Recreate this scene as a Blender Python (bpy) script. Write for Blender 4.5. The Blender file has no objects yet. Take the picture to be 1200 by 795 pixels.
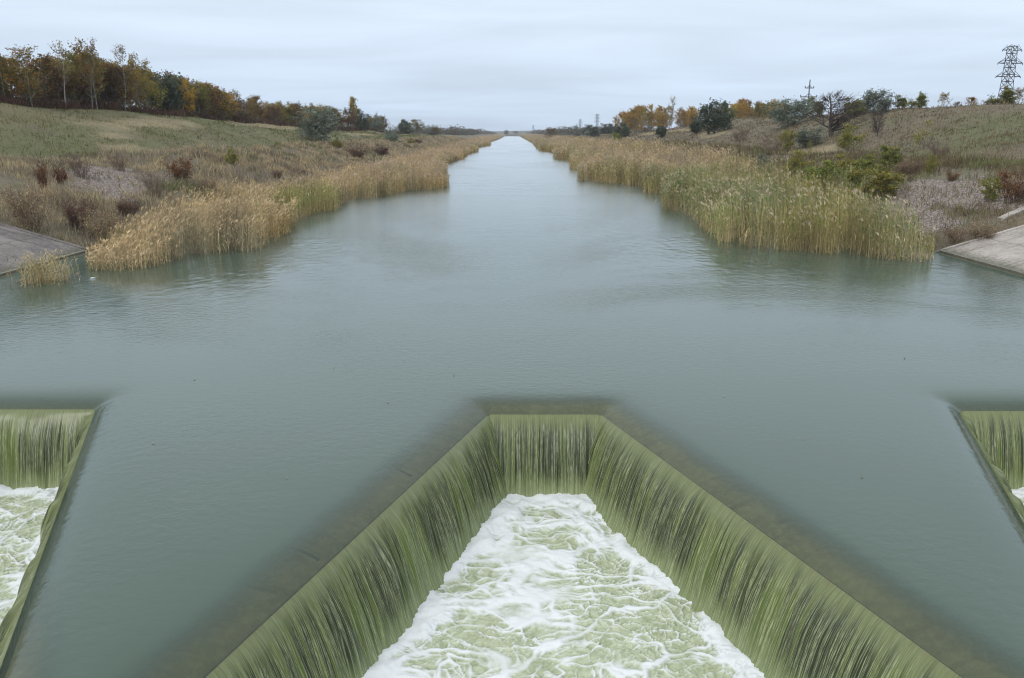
import bpy, math, random
import numpy as np
from mathutils import Vector

R = math.radians
rng = np.random.default_rng(7)
random.seed(7)
scene = bpy.context.scene
COL = scene.collection

# ------------------------------------------------------------------ camera maths (photo pixels 1200x795)
FPX, CX, CY, HZ, EYE = 920.0, 600.0, 397.5, 156.0, 5.0
PITCH = math.atan((CY - HZ) / FPX)
cp, sp = math.cos(PITCH), math.sin(PITCH)

def ray(px, py):
    u = CY - py
    return np.array([(px - CX), FPX * cp + u * sp, -FPX * sp + u * cp]) / FPX

def at(px, py, z=0.0):
    d = ray(px, py)
    t = (z - EYE) / d[2]
    return np.array([d[0] * t, d[1] * t, z])

def at_y(px, py, Y):
    d = ray(px, py)
    t = Y / d[1]
    return np.array([d[0] * t, Y, EYE + d[2] * t])

def depth(p):
    return p[1] * cp + (EYE - p[2]) * sp

# ------------------------------------------------------------------ numpy noise
def _hash(ix, iy, seed):
    n = (ix.astype(np.int64) * 374761393 + iy.astype(np.int64) * 668265263 + seed * 974711) & 0x7fffffff
    n = ((n ^ (n >> 13)) * 1274126177) & 0x7fffffff
    n = n ^ (n >> 16)
    return (n & 0xffff) / 65535.0

def vnoise(x, y, seed=0):
    x = np.asarray(x, float); y = np.asarray(y, float)
    ix = np.floor(x); iy = np.floor(y)
    fx = x - ix; fy = y - iy
    fx = fx * fx * (3 - 2 * fx); fy = fy * fy * (3 - 2 * fy)
    a = _hash(ix, iy, seed); b = _hash(ix + 1, iy, seed)
    c = _hash(ix, iy + 1, seed); d = _hash(ix + 1, iy + 1, seed)
    return (a * (1 - fx) + b * fx) * (1 - fy) + (c * (1 - fx) + d * fx) * fy

def fbm(x, y, seed=0, octv=4):
    s = 0; a = 0.5; t = 0
    for o in range(octv):
        s = s + a * vnoise(x * 2 ** o + 17.3 * o, y * 2 ** o - 9.1 * o, seed + o); t += a; a *= 0.5
    return s / t

def sstep(a, b, x):
    t = np.clip((x - a) / (b - a), 0, 1)
    return t * t * (3 - 2 * t)

def voro(x, y, seed=0):
    ix = np.floor(x); iy = np.floor(y)
    f1 = np.full(x.shape, 9.0); f2 = np.full(x.shape, 9.0)
    for dx in (-1, 0, 1):
        for dy in (-1, 0, 1):
            cx = ix + dx; cy = iy + dy
            d = np.hypot(cx + _hash(cx, cy, seed) - x, cy + _hash(cx, cy, seed + 5) - y)
            f2 = np.where(d < f1, f1, np.minimum(f2, d)); f1 = np.minimum(f1, d)
    return f1, f2

# ------------------------------------------------------------------ mesh helpers
class G:
    def __init__(s): s.V = []; s.T = []; s.C = []; s.M = []; s.n = 0
    def add(s, V, T, C, m=0):
        V = np.asarray(V, float).reshape(-1, 3); T = np.asarray(T, int).reshape(-1, 3)
        C = np.asarray(C, float)
        if C.ndim == 1: C = np.tile(C, (len(V), 1))
        s.V.append(V); s.T.append(T + s.n); s.C.append(C); s.M.append(np.full(len(T), m)); s.n += len(V)
    def arrays(s):
        return np.concatenate(s.V), np.concatenate(s.T), np.concatenate(s.C), np.concatenate(s.M)
    def mesh(s, name, mats, smooth=False):
        V, T, C, M = s.arrays()
        return tri_mesh(name, V, T, mats, C, M, smooth)

def tri_mesh(name, V, T, mats, C=None, M=None, smooth=False, uv=None, attrs=None, k=3):
    me = bpy.data.meshes.new(name)
    V = np.asarray(V, np.float32); T = np.asarray(T, np.int32)
    me.vertices.add(len(V)); me.vertices.foreach_set('co', V.ravel())
    me.loops.add(len(T) * k); me.loops.foreach_set('vertex_index', T.ravel())
    me.polygons.add(len(T))
    me.polygons.foreach_set('loop_start', np.arange(0, len(T) * k, k, dtype=np.int32))
    me.polygons.foreach_set('loop_total', np.full(len(T), k, dtype=np.int32))
    for m in (mats if isinstance(mats, (list, tuple)) else [mats]): me.materials.append(m)
    if M is not None: me.polygons.foreach_set('material_index', np.asarray(M, np.int32))
    me.polygons.foreach_set('use_smooth', np.full(len(T), smooth, dtype=bool))
    me.update(calc_edges=True)
    if C is not None:
        a = me.color_attributes.new('tint', 'FLOAT_COLOR', 'POINT')
        C4 = np.ones((len(V), 4), np.float32); C4[:, :3] = C
        a.data.foreach_set('color', C4.ravel())
    if uv is not None:
        l = me.uv_layers.new(name='UVMap')
        l.data.foreach_set('uv', np.asarray(uv, np.float32)[T.ravel()].ravel())
    for an, av in (attrs or {}).items():
        a = me.attributes.new(an, 'FLOAT', 'POINT'); a.data.foreach_set('value', np.asarray(av, np.float32))
    me.validate()
    return me

def obj(name, me, parent=None, loc=None):
    o = bpy.data.objects.new(name, me); COL.objects.link(o)
    if parent is not None: o.parent = parent
    if loc is not None: o.location = loc
    return o

def tag(o, label=None, cat=None, group=None, kind=None):
    if label: o['label'] = label
    if cat: o['category'] = cat
    if group: o['group'] = group
    if kind: o['kind'] = kind
    return o

def unit(v):
    return v / np.maximum(np.linalg.norm(v, axis=-1, keepdims=True), 1e-9)

def blades(B, D, L, W, bend, side, prof, c0, c1):
    """N tapering strips. prof = half width per level, last 0 = pointed."""
    N = len(B); n = len(prof) - 1
    L = np.broadcast_to(np.asarray(L, float), (N,)); W = np.broadcast_to(np.asarray(W, float), (N,))
    vs = []; cs = []
    c0 = np.broadcast_to(c0, (N, 3)); c1 = np.broadcast_to(c1, (N, 3))
    for k in range(n + 1):
        t = k / n
        P = B + D * (L * t)[:, None] + bend * (L * t * t)[:, None]
        c = c0 * (1 - t) + c1 * t
        w = (W * prof[k] * 0.5)[:, None]
        if prof[k] == 0 and k == n: vs.append(P[:, None]); cs.append(c[:, None])
        else:
            vs.append(np.stack([P - side * w, P + side * w], 1)); cs.append(np.stack([c, c], 1))
    V = np.concatenate(vs, 1); C = np.concatenate(cs, 1); m = V.shape[1]
    tris = []
    for k in range(n):
        a = 2 * k
        if k == n - 1 and prof[n] == 0: tris.append([a, a + 1, a + 2])
        else: tris += [[a, a + 1, a + 3], [a, a + 3, a + 2]]
    T = (np.array(tris)[None] + (np.arange(N) * m)[:, None, None]).reshape(-1, 3)
    return V.reshape(-1, 3), T, C.reshape(-1, 3)

def rdir(n, rg):
    a = rg.uniform(0, 2 * np.pi, n)
    return np.stack([np.cos(a), np.sin(a), np.zeros(n)], 1)

def tube(g, pts, rad, col, sides=5, m=0):
    pts = np.asarray(pts, float); n = len(pts)
    tg = np.gradient(pts, axis=0); tg = unit(tg)
    ref = np.array([0.31, 0.95, 0.05]) if abs(tg[0][2]) > 0.7 else np.array([0, 0, 1.0])
    a = unit(np.cross(tg, ref)); b = np.cross(tg, a)
    an = np.arange(sides) * 2 * np.pi / sides
    V = pts[:, None] + np.asarray(rad)[:, None, None] * (a[:, None] * np.cos(an)[None, :, None] + b[:, None] * np.sin(an)[None, :, None])
    T = []
    for i in range(n - 1):
        for j in range(sides):
            k = (j + 1) % sides
            T += [[i * sides + j, i * sides + k, (i + 1) * sides + k], [i * sides + j, (i + 1) * sides + k, (i + 1) * sides + j]]
    T += [[(n - 1) * sides, (n - 1) * sides + j, (n - 1) * sides + j + 1] for j in range(1, sides - 1)]
    g.add(V.reshape(-1, 3), T, col, m)

def bar(g, p, q, w, col=(0.1, 0.1, 0.1)):
    tube(g, [p, q], [w * 0.64, w * 0.64], col, 4)

def grid_quads(nx, ny):
    i = np.arange(nx - 1)[None]; j = np.arange(ny - 1)[:, None]
    a = j * nx + i
    return np.stack([a, a + 1, a + nx + 1, a + nx], -1).reshape(-1, 4)

# ------------------------------------------------------------------ materials
class NB:
    def __init__(s, name):
        s.m = bpy.data.materials.new(name); s.m.use_nodes = True
        s.t = s.m.node_tree; s.t.nodes.clear()
        s.out = s.n('ShaderNodeOutputMaterial')
    def n(s, ty, ins=None, **kw):
        nd = s.t.nodes.new(ty)
        for k, v in kw.items(): setattr(nd, k, v)
        for k, v in (ins or {}).items(): s.set(nd, k, v)
        return nd
    def set(s, nd, k, v):
        if hasattr(v, 'is_output'): s.t.links.new(v, nd.inputs[k])
        elif isinstance(v, bpy.types.Node): s.t.links.new(v.outputs[0], nd.inputs[k])
        else: nd.inputs[k].default_value = v
    def math(s, op, a, b=None, c=None, clamp=False):
        nd = s.n('ShaderNodeMath', operation=op, use_clamp=clamp); s.set(nd, 0, a)
        if b is not None: s.set(nd, 1, b)
        if c is not None: s.set(nd, 2, c)
        return nd.outputs[0]
    def mapr(s, v, a, b, c=0.0, d=1.0, smooth=True):
        nd = s.n('ShaderNodeMapRange', {0: v, 1: a, 2: b, 3: c, 4: d})
        if smooth: nd.interpolation_type = 'SMOOTHSTEP'
        return nd.outputs[0]
    def mix(s, f, a, b, bt='MIX'):
        nd = s.n('ShaderNodeMix', data_type='RGBA', blend_type=bt)
        s.set(nd, 0, f); s.set(nd, 6, a); s.set(nd, 7, b)
        return nd.outputs[2]
    def noise(s, vec, scale, detail=4, rough=0.55, dist=0.0):
        nd = s.n('ShaderNodeTexNoise', {'Scale': scale, 'Detail': detail, 'Roughness': rough, 'Distortion': dist})
        s.t.links.new(vec, nd.inputs['Vector']); return nd.outputs['Fac']
    def mapping(s, vec, sc):
        nd = s.n('ShaderNodeMapping', {'Scale': sc}); s.t.links.new(vec, nd.inputs['Vector']); return nd.outputs[0]
    def coord(s, w='Object'): return s.n('ShaderNodeTexCoord').outputs[w]
    def pos(s): return s.n('ShaderNodeNewGeometry').outputs['Position']
    def attr(s, n, o='Color'): return s.n('ShaderNodeAttribute', attribute_name=n).outputs[o]
    def bump(s, h, st, dist=1.0, nrm=None):
        nd = s.n('ShaderNodeBump', {'Strength': st, 'Distance': dist, 'Height': h})
        if nrm is not None: s.set(nd, 'Normal', nrm)
        return nd.outputs[0]
    def surf(s, sh): s.t.links.new(sh.outputs[0] if isinstance(sh, bpy.types.Node) else sh, s.out.inputs['Surface'])
    def pr(s, **kw):
        return s.n('ShaderNodeBsdfPrincipled', {k.replace('_', ' '): v for k, v in kw.items()})

def c4(c): return (*c, 1.0)

def leaf_material(name, transl=0.3, vary=0.18):
    b = NB(name)
    col = b.attr('tint')
    rnd = b.n('ShaderNodeObjectInfo').outputs['Random']
    hs = b.n('ShaderNodeHueSaturation', {'Hue': b.mapr(rnd, 0, 1, 0.5 - vary * 0.08, 0.5 + vary * 0.08, False), 'Saturation': 1.0,
             'Value': b.mapr(rnd, 0, 1, 1 - vary, 1 + vary, False), 'Fac': 1.0, 'Color': col})
    p = b.pr(Base_Color=hs.outputs[0], Roughness=0.75)
    p.inputs['Specular IOR Level'].default_value = 0.15
    tr = b.n('ShaderNodeBsdfTranslucent', {'Color': hs.outputs[0]})
    mx = b.n('ShaderNodeMixShader', {0: transl, 1: p, 2: tr})
    b.surf(mx); return b.m

M_LEAF = leaf_material('leaf')
M_REED = leaf_material('reed_leaf', 0.25, 0.0)

def bark_material():
    b = NB('bark'); col = b.attr('tint'); co = b.coord()
    n = b.noise(b.mapping(co, (3, 3, 9)), 2.2, 5)
    c = b.mix(b.mapr(n, 0.52, 0.66), col, c4((0.05, 0.045, 0.04)))
    b.surf(b.pr(Base_Color=c, Roughness=0.85, Normal=b.bump(n, 0.4, 0.02))); return b.m
M_BARK = bark_material()

def ground_material():
    b = NB('ground_cover'); p = b.pos(); col = b.attr('tint')
    n1 = b.noise(p, 0.35, 6, 0.65); n2 = b.noise(p, 2.6, 5, 0.65); n3 = b.noise(p, 14, 3, 0.6)
    c = b.mix(b.mapr(n1, 0.3, 0.7), b.mix(0.35, col, c4((0.07, 0.065, 0.035))), col)
    c = b.mix(b.math('MULTIPLY', b.mapr(n2, 0.52, 0.72), 0.45), c, c4((0.23, 0.19, 0.11)))
    c = b.mix(b.mapr(n2, 0.28, 0.46, 0.6, 0.0), c, c4((0.045, 0.045, 0.022)))
    c = b.mix(b.mapr(n3, 0.25, 0.75, 0.45, 0.0), c, c4((0.04, 0.038, 0.025)))
    gr = b.attr('gravel', 'Fac')
    vo = b.n('ShaderNodeTexVoronoi', {'Scale': 8.0}); b.t.links.new(p, vo.inputs['Vector'])
    st = b.n('ShaderNodeSeparateColor', {0: vo.outputs['Color']}).outputs[0]
    gc = b.mix(st, c4((0.19, 0.155, 0.135)), c4((0.35, 0.29, 0.265)))
    gc = b.mix(b.mapr(vo.outputs['Distance'], 0.3, 0.7), gc, c4((0.10, 0.08, 0.065)))
    gc = b.mix(b.mapr(n2, 0.56, 0.66), gc, c4((0.15, 0.14, 0.07)))
    gm = b.mapr(b.math('ADD', gr, b.math('MULTIPLY', b.math('SUBTRACT', n2, 0.5), 0.9)), 0.4, 0.6)
    c = b.mix(gm, c, gc)
    h = b.math('ADD', b.math('MULTIPLY', n2, 1.0), b.math('MULTIPLY', n3, 0.35))
    h = b.math('ADD', h, b.math('MULTIPLY', b.math('SUBTRACT', 1.0, vo.outputs['Distance']), b.math('MULTIPLY', gm, 0.5)))
    b.surf(b.pr(Base_Color=c, Roughness=0.95, Normal=b.bump(h, 0.7, 0.12))); return b.m
M_GROUND = ground_material()

def concrete_material(name, base, dark, streak=True):
    b = NB(name); p = b.pos()
    n1 = b.noise(p, 0.9, 6, 0.65); n2 = b.noise(p, 9, 5, 0.6)
    c = b.mix(b.mapr(n1, 0.35, 0.68), c4(dark), c4(base))
    c = b.mix(b.mapr(n2, 0.35, 0.75, 0.0, 0.45), c, c4(tuple(min(0.6, v * 1.5) for v in base)))
    n3 = b.noise(b.mapping(p, (0.5, 2.5, 0.5)), 1.3, 4, 0.6)
    c = b.mix(b.mapr(n3, 0.55, 0.7, 0, 0.6), c, c4(tuple(v * 0.55 for v in dark)))
    if streak:
        sp_ = b.n('ShaderNodeSeparateXYZ', {0: p})
        wv = b.math('MULTIPLY', b.math('SUBTRACT', n1, 0.5), 0.12)
        fy = b.math('FRACT', b.math('ADD', b.math('DIVIDE', sp_.outputs[1], 3.1), wv)); fx = b.math('FRACT', b.math('ADD', b.math('DIVIDE', sp_.outputs[0], 3.7), wv))
        jn = b.math('MAXIMUM', b.mapr(b.math('ABSOLUTE', b.math('SUBTRACT', fy, 0.5)), 0.006, 0.018, 1.0, 0.0), b.mapr(b.math('ABSOLUTE', b.math('SUBTRACT', fx, 0.5)), 0.005, 0.014, 1.0, 0.0))
        c = b.mix(b.math('MULTIPLY', jn, 0.4), c, c4(tuple(v * 0.35 for v in dark)))
        al = b.mapr(b.math('ADD', sp_.outputs[2], b.math('MULTIPLY', b.math('SUBTRACT', n2, 0.5), 0.25)), 0.06, 0.30, 0.85, 0.0)
        c = b.mix(al, c, c4((0.055, 0.06, 0.03)))
    b.surf(b.pr(Base_Color=c, Roughness=0.9, Normal=b.bump(n2, 0.5, 0.03))); return b.m
M_SLAB_DARK = concrete_material('weathered_concrete', (0.19, 0.17, 0.16), (0.09, 0.082, 0.078))
M_SLAB_PALE = concrete_material('pale_concrete', (0.34, 0.31, 0.28), (0.22, 0.20, 0.175))
M_EDGE = concrete_material('edge_concrete', (0.36, 0.33, 0.30), (0.22, 0.2, 0.18))
M_WALL = concrete_material('algae_concrete', (0.235, 0.225, 0.125), (0.15, 0.15, 0.08), False)

def simple(name, col, rough=0.6, metal=0.0):
    b = NB(name); n = b.noise(b.coord(), 6, 4)
    c = b.mix(b.mapr(n, 0.3, 0.7), c4(tuple(v * 0.75 for v in col)), c4(col))
    b.surf(b.pr(Base_Color=c, Roughness=rough, Metallic=metal)); return b.m
M_STEEL = simple('tower_steel', (0.012, 0.015, 0.026), 0.8)
M_WOODP = simple('pole_wood', (0.09, 0.075, 0.065), 0.9)
M_GLASSW = simple('insulator', (0.12, 0.13, 0.14), 0.3)
M_PLASTIC = simple('litter_plastic', (0.75, 0.76, 0.76), 0.4)
M_RED = simple('litter_red', (0.45, 0.08, 0.05), 0.5)
M_JOINT = simple('wet_joint', (0.06, 0.06, 0.04), 0.7)

# ------------------------------------------------------------------ terrain
PL_X = np.array([-900, -200, -70, -52, -42, -36, -30.8, -28.3, -22.5, -18.4, -13.5, 0, 13.5, 18.6, 22.2, 28, 31, 38, 46, 56, 75, 200, 900.])
PL_Z = np.array([0.86, 0.93, 0.98, 1.0, 0.985, 0.75, 0.455, 0.39, 0.165, 0.0, -0.24, -0.3, -0.24, 0.0, 0.145, 0.36, 0.415, 0.70, 0.985, 1.0, 0.98, 0.93, 0.86])
LY = np.array([-100, 70, 110, 160, 210, 270, 400, 700, 6000.]); LZ = np.array([7.6, 7.6, 7.0, 6.2, 5.6, 5.0, 4.0, 3.0, 3.0])
RY = np.array([-100, 175, 215, 270, 400, 700, 6000.]); RZ = np.array([7.75, 7.7, 6.8, 5.4, 4.2, 3.0, 3.0])

def H(x, y):
    x = np.asarray(x, float); y = np.asarray(y, float)
    crest = np.where(x < 0, np.interp(y, LY, LZ), np.interp(y, RY, RZ))
    p = np.interp(x, PL_X, PL_Z)
    # lower, bank part keeps absolute height; upper hill scales with the crest
    low = np.clip(p, -1, 0.40) * 7.6
    z = low + np.maximum(p - 0.40, 0) / 0.60 * np.maximum(crest - 3.04, 0.0)
    z = np.where(crest < 3.04 + 1e-6, low, z)
    ax = np.abs(x)
    a = sstep(17, 26, ax)
    z = z + a * (fbm(x / 7, y / 9, 3, 3) - 0.5) * 0.55 + sstep(30, 44, ax) * (fbm(x / 26, y / 34, 11, 3) - 0.5) * 1.5
    z = z + a * (fbm(x / 1.6, y / 1.6, 5, 2) - 0.5) * 0.16
    e = sstep(1180, 1320, y)
    return z * (1 - e) + e * (1.5 + 1.0 * fbm(x / 90, y / 90, 8, 2))

def hit(px, py):
    d = ray(px, py); t = 20.0
    prev = t
    while t < 1500:
        p = np.array([0, 0, EYE]) + d * t
        if p[2] < max(float(H(p[0], p[1])), -0.02):
            lo, hi = prev, t
            for _ in range(20):
                mid = (lo + hi) / 2; p = np.array([0, 0, EYE]) + d * mid
                if p[2] < max(float(H(p[0], p[1])), -0.02): hi = mid
                else: lo = mid
            return p
        prev = t; t += 0.4 + t * 0.004
    return np.array([0, 0, EYE]) + d * 300

# ground patches: (px, py, half length x, half length y, rotation)
def patch(px, py, rx, ry, rot=0.0):
    p = hit(px, py); return (p[0], p[1], rx, ry, rot)
GRAVEL = [patch(125, 214, 2.6, 6, 0.12), patch(190, 210, 1.0, 5, 0.1), patch(1112, 228, 3.3, 6.5, -0.1), patch(1065, 245, 1.8, 4.5, 0), patch(1090, 262, 1.6, 2.5, 0)]
STRAW = [patch(180, 144, 1.9, 17, 0.10), patch(130, 159, 0.7, 3, 0.1), patch(315, 147, 2.2, 22, 0.05), patch(400, 153, 2.0, 30, 0.05),
         patch(425, 158, 1.5, 20, 0.0), patch(760, 157, 2.2, 12, 0), patch(835, 158, 2.2, 9, 0), patch(800, 153, 2.0, 12, 0), patch(960, 178, 2.0, 4, 0), patch(150, 175, 1.0, 3, 0)]

def patch_mask(x, y, P):
    m = np.zeros(np.shape(x))
    wob = (fbm(x / 2.2, y / 3.5, 21, 3) - 0.5) * 1.5
    for (cx, cy, rx, ry, ro) in P:
        dx = x - cx; dy = y - cy
        u = dx * math.cos(ro) + dy * math.sin(ro); v = -dx * math.sin(ro) + dy * math.cos(ro)
        d = np.hypot(u / rx, v / ry) + wob
        m = np.maximum(m, 1 - sstep(0.6, 1.2, d))
    return m

def ground_colour(x, y):
    ax = np.abs(x)
    n = fbm(x / 11, y / 16, 31, 4); n2 = fbm(x / 3.5, y / 6, 37, 3)
    green = np.array([0.112, 0.125, 0.036]); olive = np.array([0.145, 0.130, 0.056]); straw = np.array([0.34, 0.28, 0.165])
    brown = np.array([0.145, 0.113, 0.068]); greybr = np.array([0.155, 0.126, 0.082]); mud = np.array([0.06, 0.05, 0.03])
    def mx(a, b, t): return a * (1 - t[..., None]) + b * t[..., None]
    L = mx(np.broadcast_to(green, x.shape + (3,)), olive, sstep(0.35, 0.62, n))
    Rr = mx(np.broadcast_to(brown, x.shape + (3,)), green * 0.95, sstep(0.42, 0.6, n) * (1 - sstep(40, 45, ax)) * (1 - sstep(60, 120, y)))
    c = np.where((x < 0)[..., None], L, Rr)
    c = mx(c, greybr, sstep(31, 28, ax) * 0.85)
    c = mx(c, brown * 0.9, sstep(0.55, 0.7, n2) * 0.5)
    c = mx(c, straw, patch_mask(x, y, STRAW) * 0.75)
    c = mx(c, brown, sstep(200, 420, y) * 0.6)
    trk = np.exp(-((ax - 30.2 + (n - 0.5) * 1.5) / 0.5) ** 2)
    c = mx(c, np.array([0.075, 0.06, 0.04]), trk * 0.7)
    c = mx(c, mud, 1 - sstep(17.5, 21, ax))
    return c

def geo(a, b, s0, g):
    r = [a]; s = s0
    while r[-1] < b: r.append(r[-1] + s); s *= g
    return r
ys = np.array([-60, -45, -30, -20, -12, -6] + geo(-2, 2380, 0.45, 1.018))
xr = np.array(list(np.arange(17, 50, 0.4)) + geo(50, 2200, 0.6, 1.10))
xs = np.concatenate([-xr[::-1], [-15, -12, -8, -3, 3, 8, 12, 15], xr])
X, Y = np.meshgrid(xs, ys)
Z = H(X, Y)
Vt = np.stack([X, Y, Z], -1).reshape(-1, 3)
gm = patch_mask(X, Y, GRAVEL).ravel()
tm = tri_mesh('ground', Vt, grid_quads(len(xs), len(ys)), M_GROUND, ground_colour(X, Y).reshape(-1, 3), smooth=True, attrs={'gravel': gm}, k=4)
tag(obj('ground', tm), kind='structure')

# low blue hills far beyond the canal
hx = np.linspace(-2300, 2300, 160); hy = np.array([1950, 2080, 2200, 2330.])
HX, HY = np.meshgrid(hx, hy)
prof = np.array([0.0, 0.7, 1.0, 0.6])[:, None]
HZv = prof * (3 + 9 * fbm(HX / 450, HY / 9000, 77, 4) + 12 * np.exp(-((HX - 300) / 240) ** 2))
hm = tri_mesh('hills', np.stack([HX, HY, HZv - 0.5], -1).reshape(-1, 3), grid_quads(160, 4), M_GROUND, np.tile([0.07, 0.075, 0.05], (640, 1)), smooth=True, attrs={'gravel': np.zeros(640)}, k=4)
tag(obj('hills', hm), kind='structure')

# ------------------------------------------------------------------ weir geometry
LIPZ, POOLZ, YD = -0.22, -1.70, 4.6
def lp(px, py): return at(px, py, LIPZ)[:2]
def extend(a, b):
    d = b - a; t = (YD - a[1]) / d[1]; return a + d * t
def pocket(bl, br, wl, wr):
    return [extend(bl, wl), bl, br, extend(br, wr)]
cBL, cBR = lp(572, 486), lp(704, 486)
PC = pocket(cBL, cBR, lp(240, 795), lp(1128, 795))
lBR = lp(112, 480); l2 = lp(-2, 790)
PLf = pocket(lBR + np.array([-2.15, 0]), lBR, lBR + np.array([-2.15 - (lBR[0] - l2[0]) * -1.0 * -1.0, l2[1] - lBR[1]]), l2)
# mirrored outer wall of the left pocket
dxl = l2[0] - lBR[0]
PLf[0] = extend(PLf[1], PLf[1] + np.array([-dxl, l2[1] - lBR[1]]))
rBL = lp(1124, 482); r2 = lp(1200, 614)
rBR = rBL + np.array([2.15, 0]); dxr = r2[0] - rBL[0]
PRt = [extend(rBL, r2), rBL, rBR, extend(rBR, rBR + np.array([-dxr, r2[1] - rBL[1]]))]
POCK = [PLf, PC, PRt]
XE = 18.9
path = [np.array([-XE, YD])]
for P in POCK: path += P
path.append(np.array([XE, YD]))
SEG = [(path[i], path[i + 1]) for i in range(len(path) - 1)]

def lip_dist(x, y):
    best = np.full(x.shape, 1e9); bx = x.copy(); by = y.copy()
    for a, b in SEG:
        d = b - a; L2 = (d ** 2).sum()
        t = np.clip(((x - a[0]) * d[0] + (y - a[1]) * d[1]) / L2, 0, 1)
        qx = a[0] + t * d[0]; qy = a[1] + t * d[1]
        r = np.hypot(x - qx, y - qy); m = r < best
        best = np.where(m, r, best); bx = np.where(m, qx, bx); by = np.where(m, qy, by)
    ins = y < YD
    for P in POCK:
        k = np.ones(x.shape, bool)
        for i in range(3):
            a, b = P[i], P[i + 1]
            k &= ((b[0] - a[0]) * (y - a[1]) - (b[1] - a[1]) * (x - a[0])) < 0
        ins |= k
    return np.where(ins, -best, best), bx, by

DROP, DL = 0.22, 0.28
def draw(d): return -DROP * np.exp(-np.maximum(d, 0) / DL)

def water_material():
    b = NB('canal_water'); p = b.pos(); d = b.attr('lipd', 'Fac')
    ps = b.n('ShaderNodeSeparateXYZ', {0: p})
    n1 = b.noise(b.mapping(p, (1.2, 1.5, 1)), 4.2, 4, 0.6, 0.2)
    n2 = b.noise(b.mapping(p, (0.8, 1.6, 1)), 0.7, 3, 0.5)
    catp = b.noise(b.mapping(p, (0.05, 0.035, 1)), 1.0, 4, 0.6, 1.0)
    calm = b.mapr(ps.outputs[1], 14, 26)
    amp = b.math('MULTIPLY', b.mapr(catp, 0.40, 0.62, 0.22, 1.0), b.mapr(calm, 0, 1, 0.55, 1.0, False))
    hgt = b.math('MULTIPLY', b.math('ADD', n1, b.math('MULTIPLY', n2, 0.2)), amp)
    nrm = b.bump(hgt, 1.0, 0.030)
    deep = b.mix(b.mapr(catp, 0.3, 0.7), c4((0.048, 0.079, 0.058)), c4((0.057, 0.089, 0.067)))
    tur = b.n('ShaderNodeBsdfDiffuse', {'Color': deep})
    clr = b.n('ShaderNodeBsdfTransparent', {'Color': c4((0.86, 0.88, 0.74))})
    wob = b.math('MULTIPLY', b.math('SUBTRACT', b.noise(p, 1.1, 3), 0.5), 0.35)
    vis = b.mapr(b.math('ADD', d, b.math('MULTIPLY', wob, 0.6)), 0.16, 0.74, 0.66, 0.0)
    body = b.n('ShaderNodeMixShader', {0: vis, 1: tur, 2: clr})
    fr = b.n('ShaderNodeFresnel', {'IOR': 1.42, 'Normal': nrm})
    gl = b.n('ShaderNodeBsdfGlossy', {'Color': c4((0.96, 0.98, 0.985)), 'Roughness': b.mapr(ps.outputs[1], 15, 60, 0.05, 0.16), 'Normal': nrm})
    b.surf(b.n('ShaderNodeMixShader', {0: fr, 1: body, 2: gl})); return b.m
M_WATER = water_material()

# fine part round the weir
st = 0.06
gx = np.arange(-XE, XE + st, st); gy = np.arange(YD, 18 + st, st)
WX, WY = np.meshgrid(gx, gy)
D, BX, BY = lip_dist(WX, WY)
q = grid_quads(len(gx), len(gy))
keep = (D.ravel()[q] > 1e-4).any(1)
q = q[keep]
ins = (D <= 1e-4).ravel()
fx = WX.ravel().copy(); fy = WY.ravel().copy(); fd = np.maximum(D.ravel(), 0)
fx[ins] = BX.ravel()[ins]; fy[ins] = BY.ravel()[ins]
fz = draw(fd) * (1 - sstep(1.6, 2.6, fd))
used = np.unique(q); rm = np.full(len(fx), -1); rm[used] = np.arange(len(used))
fd = fd + 0.34 * sstep(2.4, 4.2, np.abs(fx - 0.62 + 0.34 * (fx - 0.62 > 0) * 0) - (14.3 - fy) * 0.36 * 0.9)
V1 = np.stack([fx, fy, fz], 1)[used]; q1 = rm[q]; d1 = fd[used]
# rippled reach up to 120 m, then a long plain strip to the horizon
wy = np.array([gy[-1]] + geo(gy[-1] + 0.07, 122, 0.07, 1.0062)); wx = np.arange(-19.6, 19.7, 0.10)
WXa, WYa = np.meshgrid(wx, wy)
cat_ = sstep(0.40, 0.62, fbm(WXa / 9 + 4, WYa / 16, 131, 4))
amp = (0.22 + 0.9 * cat_) * sstep(17.0, 38.0, WYa) * (1 - sstep(95, 121, WYa)) * (1 + WYa / 160)
wob_ = (fbm(WXa / 3, WYa / 3, 132, 2) - 0.5) * 0.5
HA = amp * ((fbm(WXa / 0.24 + wob_, WYa / 0.33 + wob_, 133, 3) - 0.5) * 0.034 + (fbm(WXa / 1.6, WYa / 0.7, 136, 2) - 0.5) * 0.008)
Va = np.stack([WXa, WYa, HA], -1).reshape(-1, 3); qa = grid_quads(len(wx), len(wy)) + len(V1)
wy2 = np.array([wy[-1]] + geo(wy[-1] + 2, 1340, 2.0, 1.06)); wx2 = np.linspace(-19.6, 19.6, 9)
WX2, WY2 = np.meshgrid(wx2, wy2)
Vb = np.stack([WX2, WY2, np.zeros_like(WX2)], -1).reshape(-1, 3); qb = grid_quads(len(wx2), len(wy2)) + len(V1) + len(Va)
V2 = np.concatenate([Va, Vb]); q2 = np.concatenate([qa, qb])
wm = tri_mesh('water', np.concatenate([V1, V2]), np.concatenate([q1, q2]), M_WATER, smooth=True, attrs={'lipd': np.concatenate([d1, np.full(len(V2), 9.0)])}, k=4)
tag(obj('water', wm), kind='structure')

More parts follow.
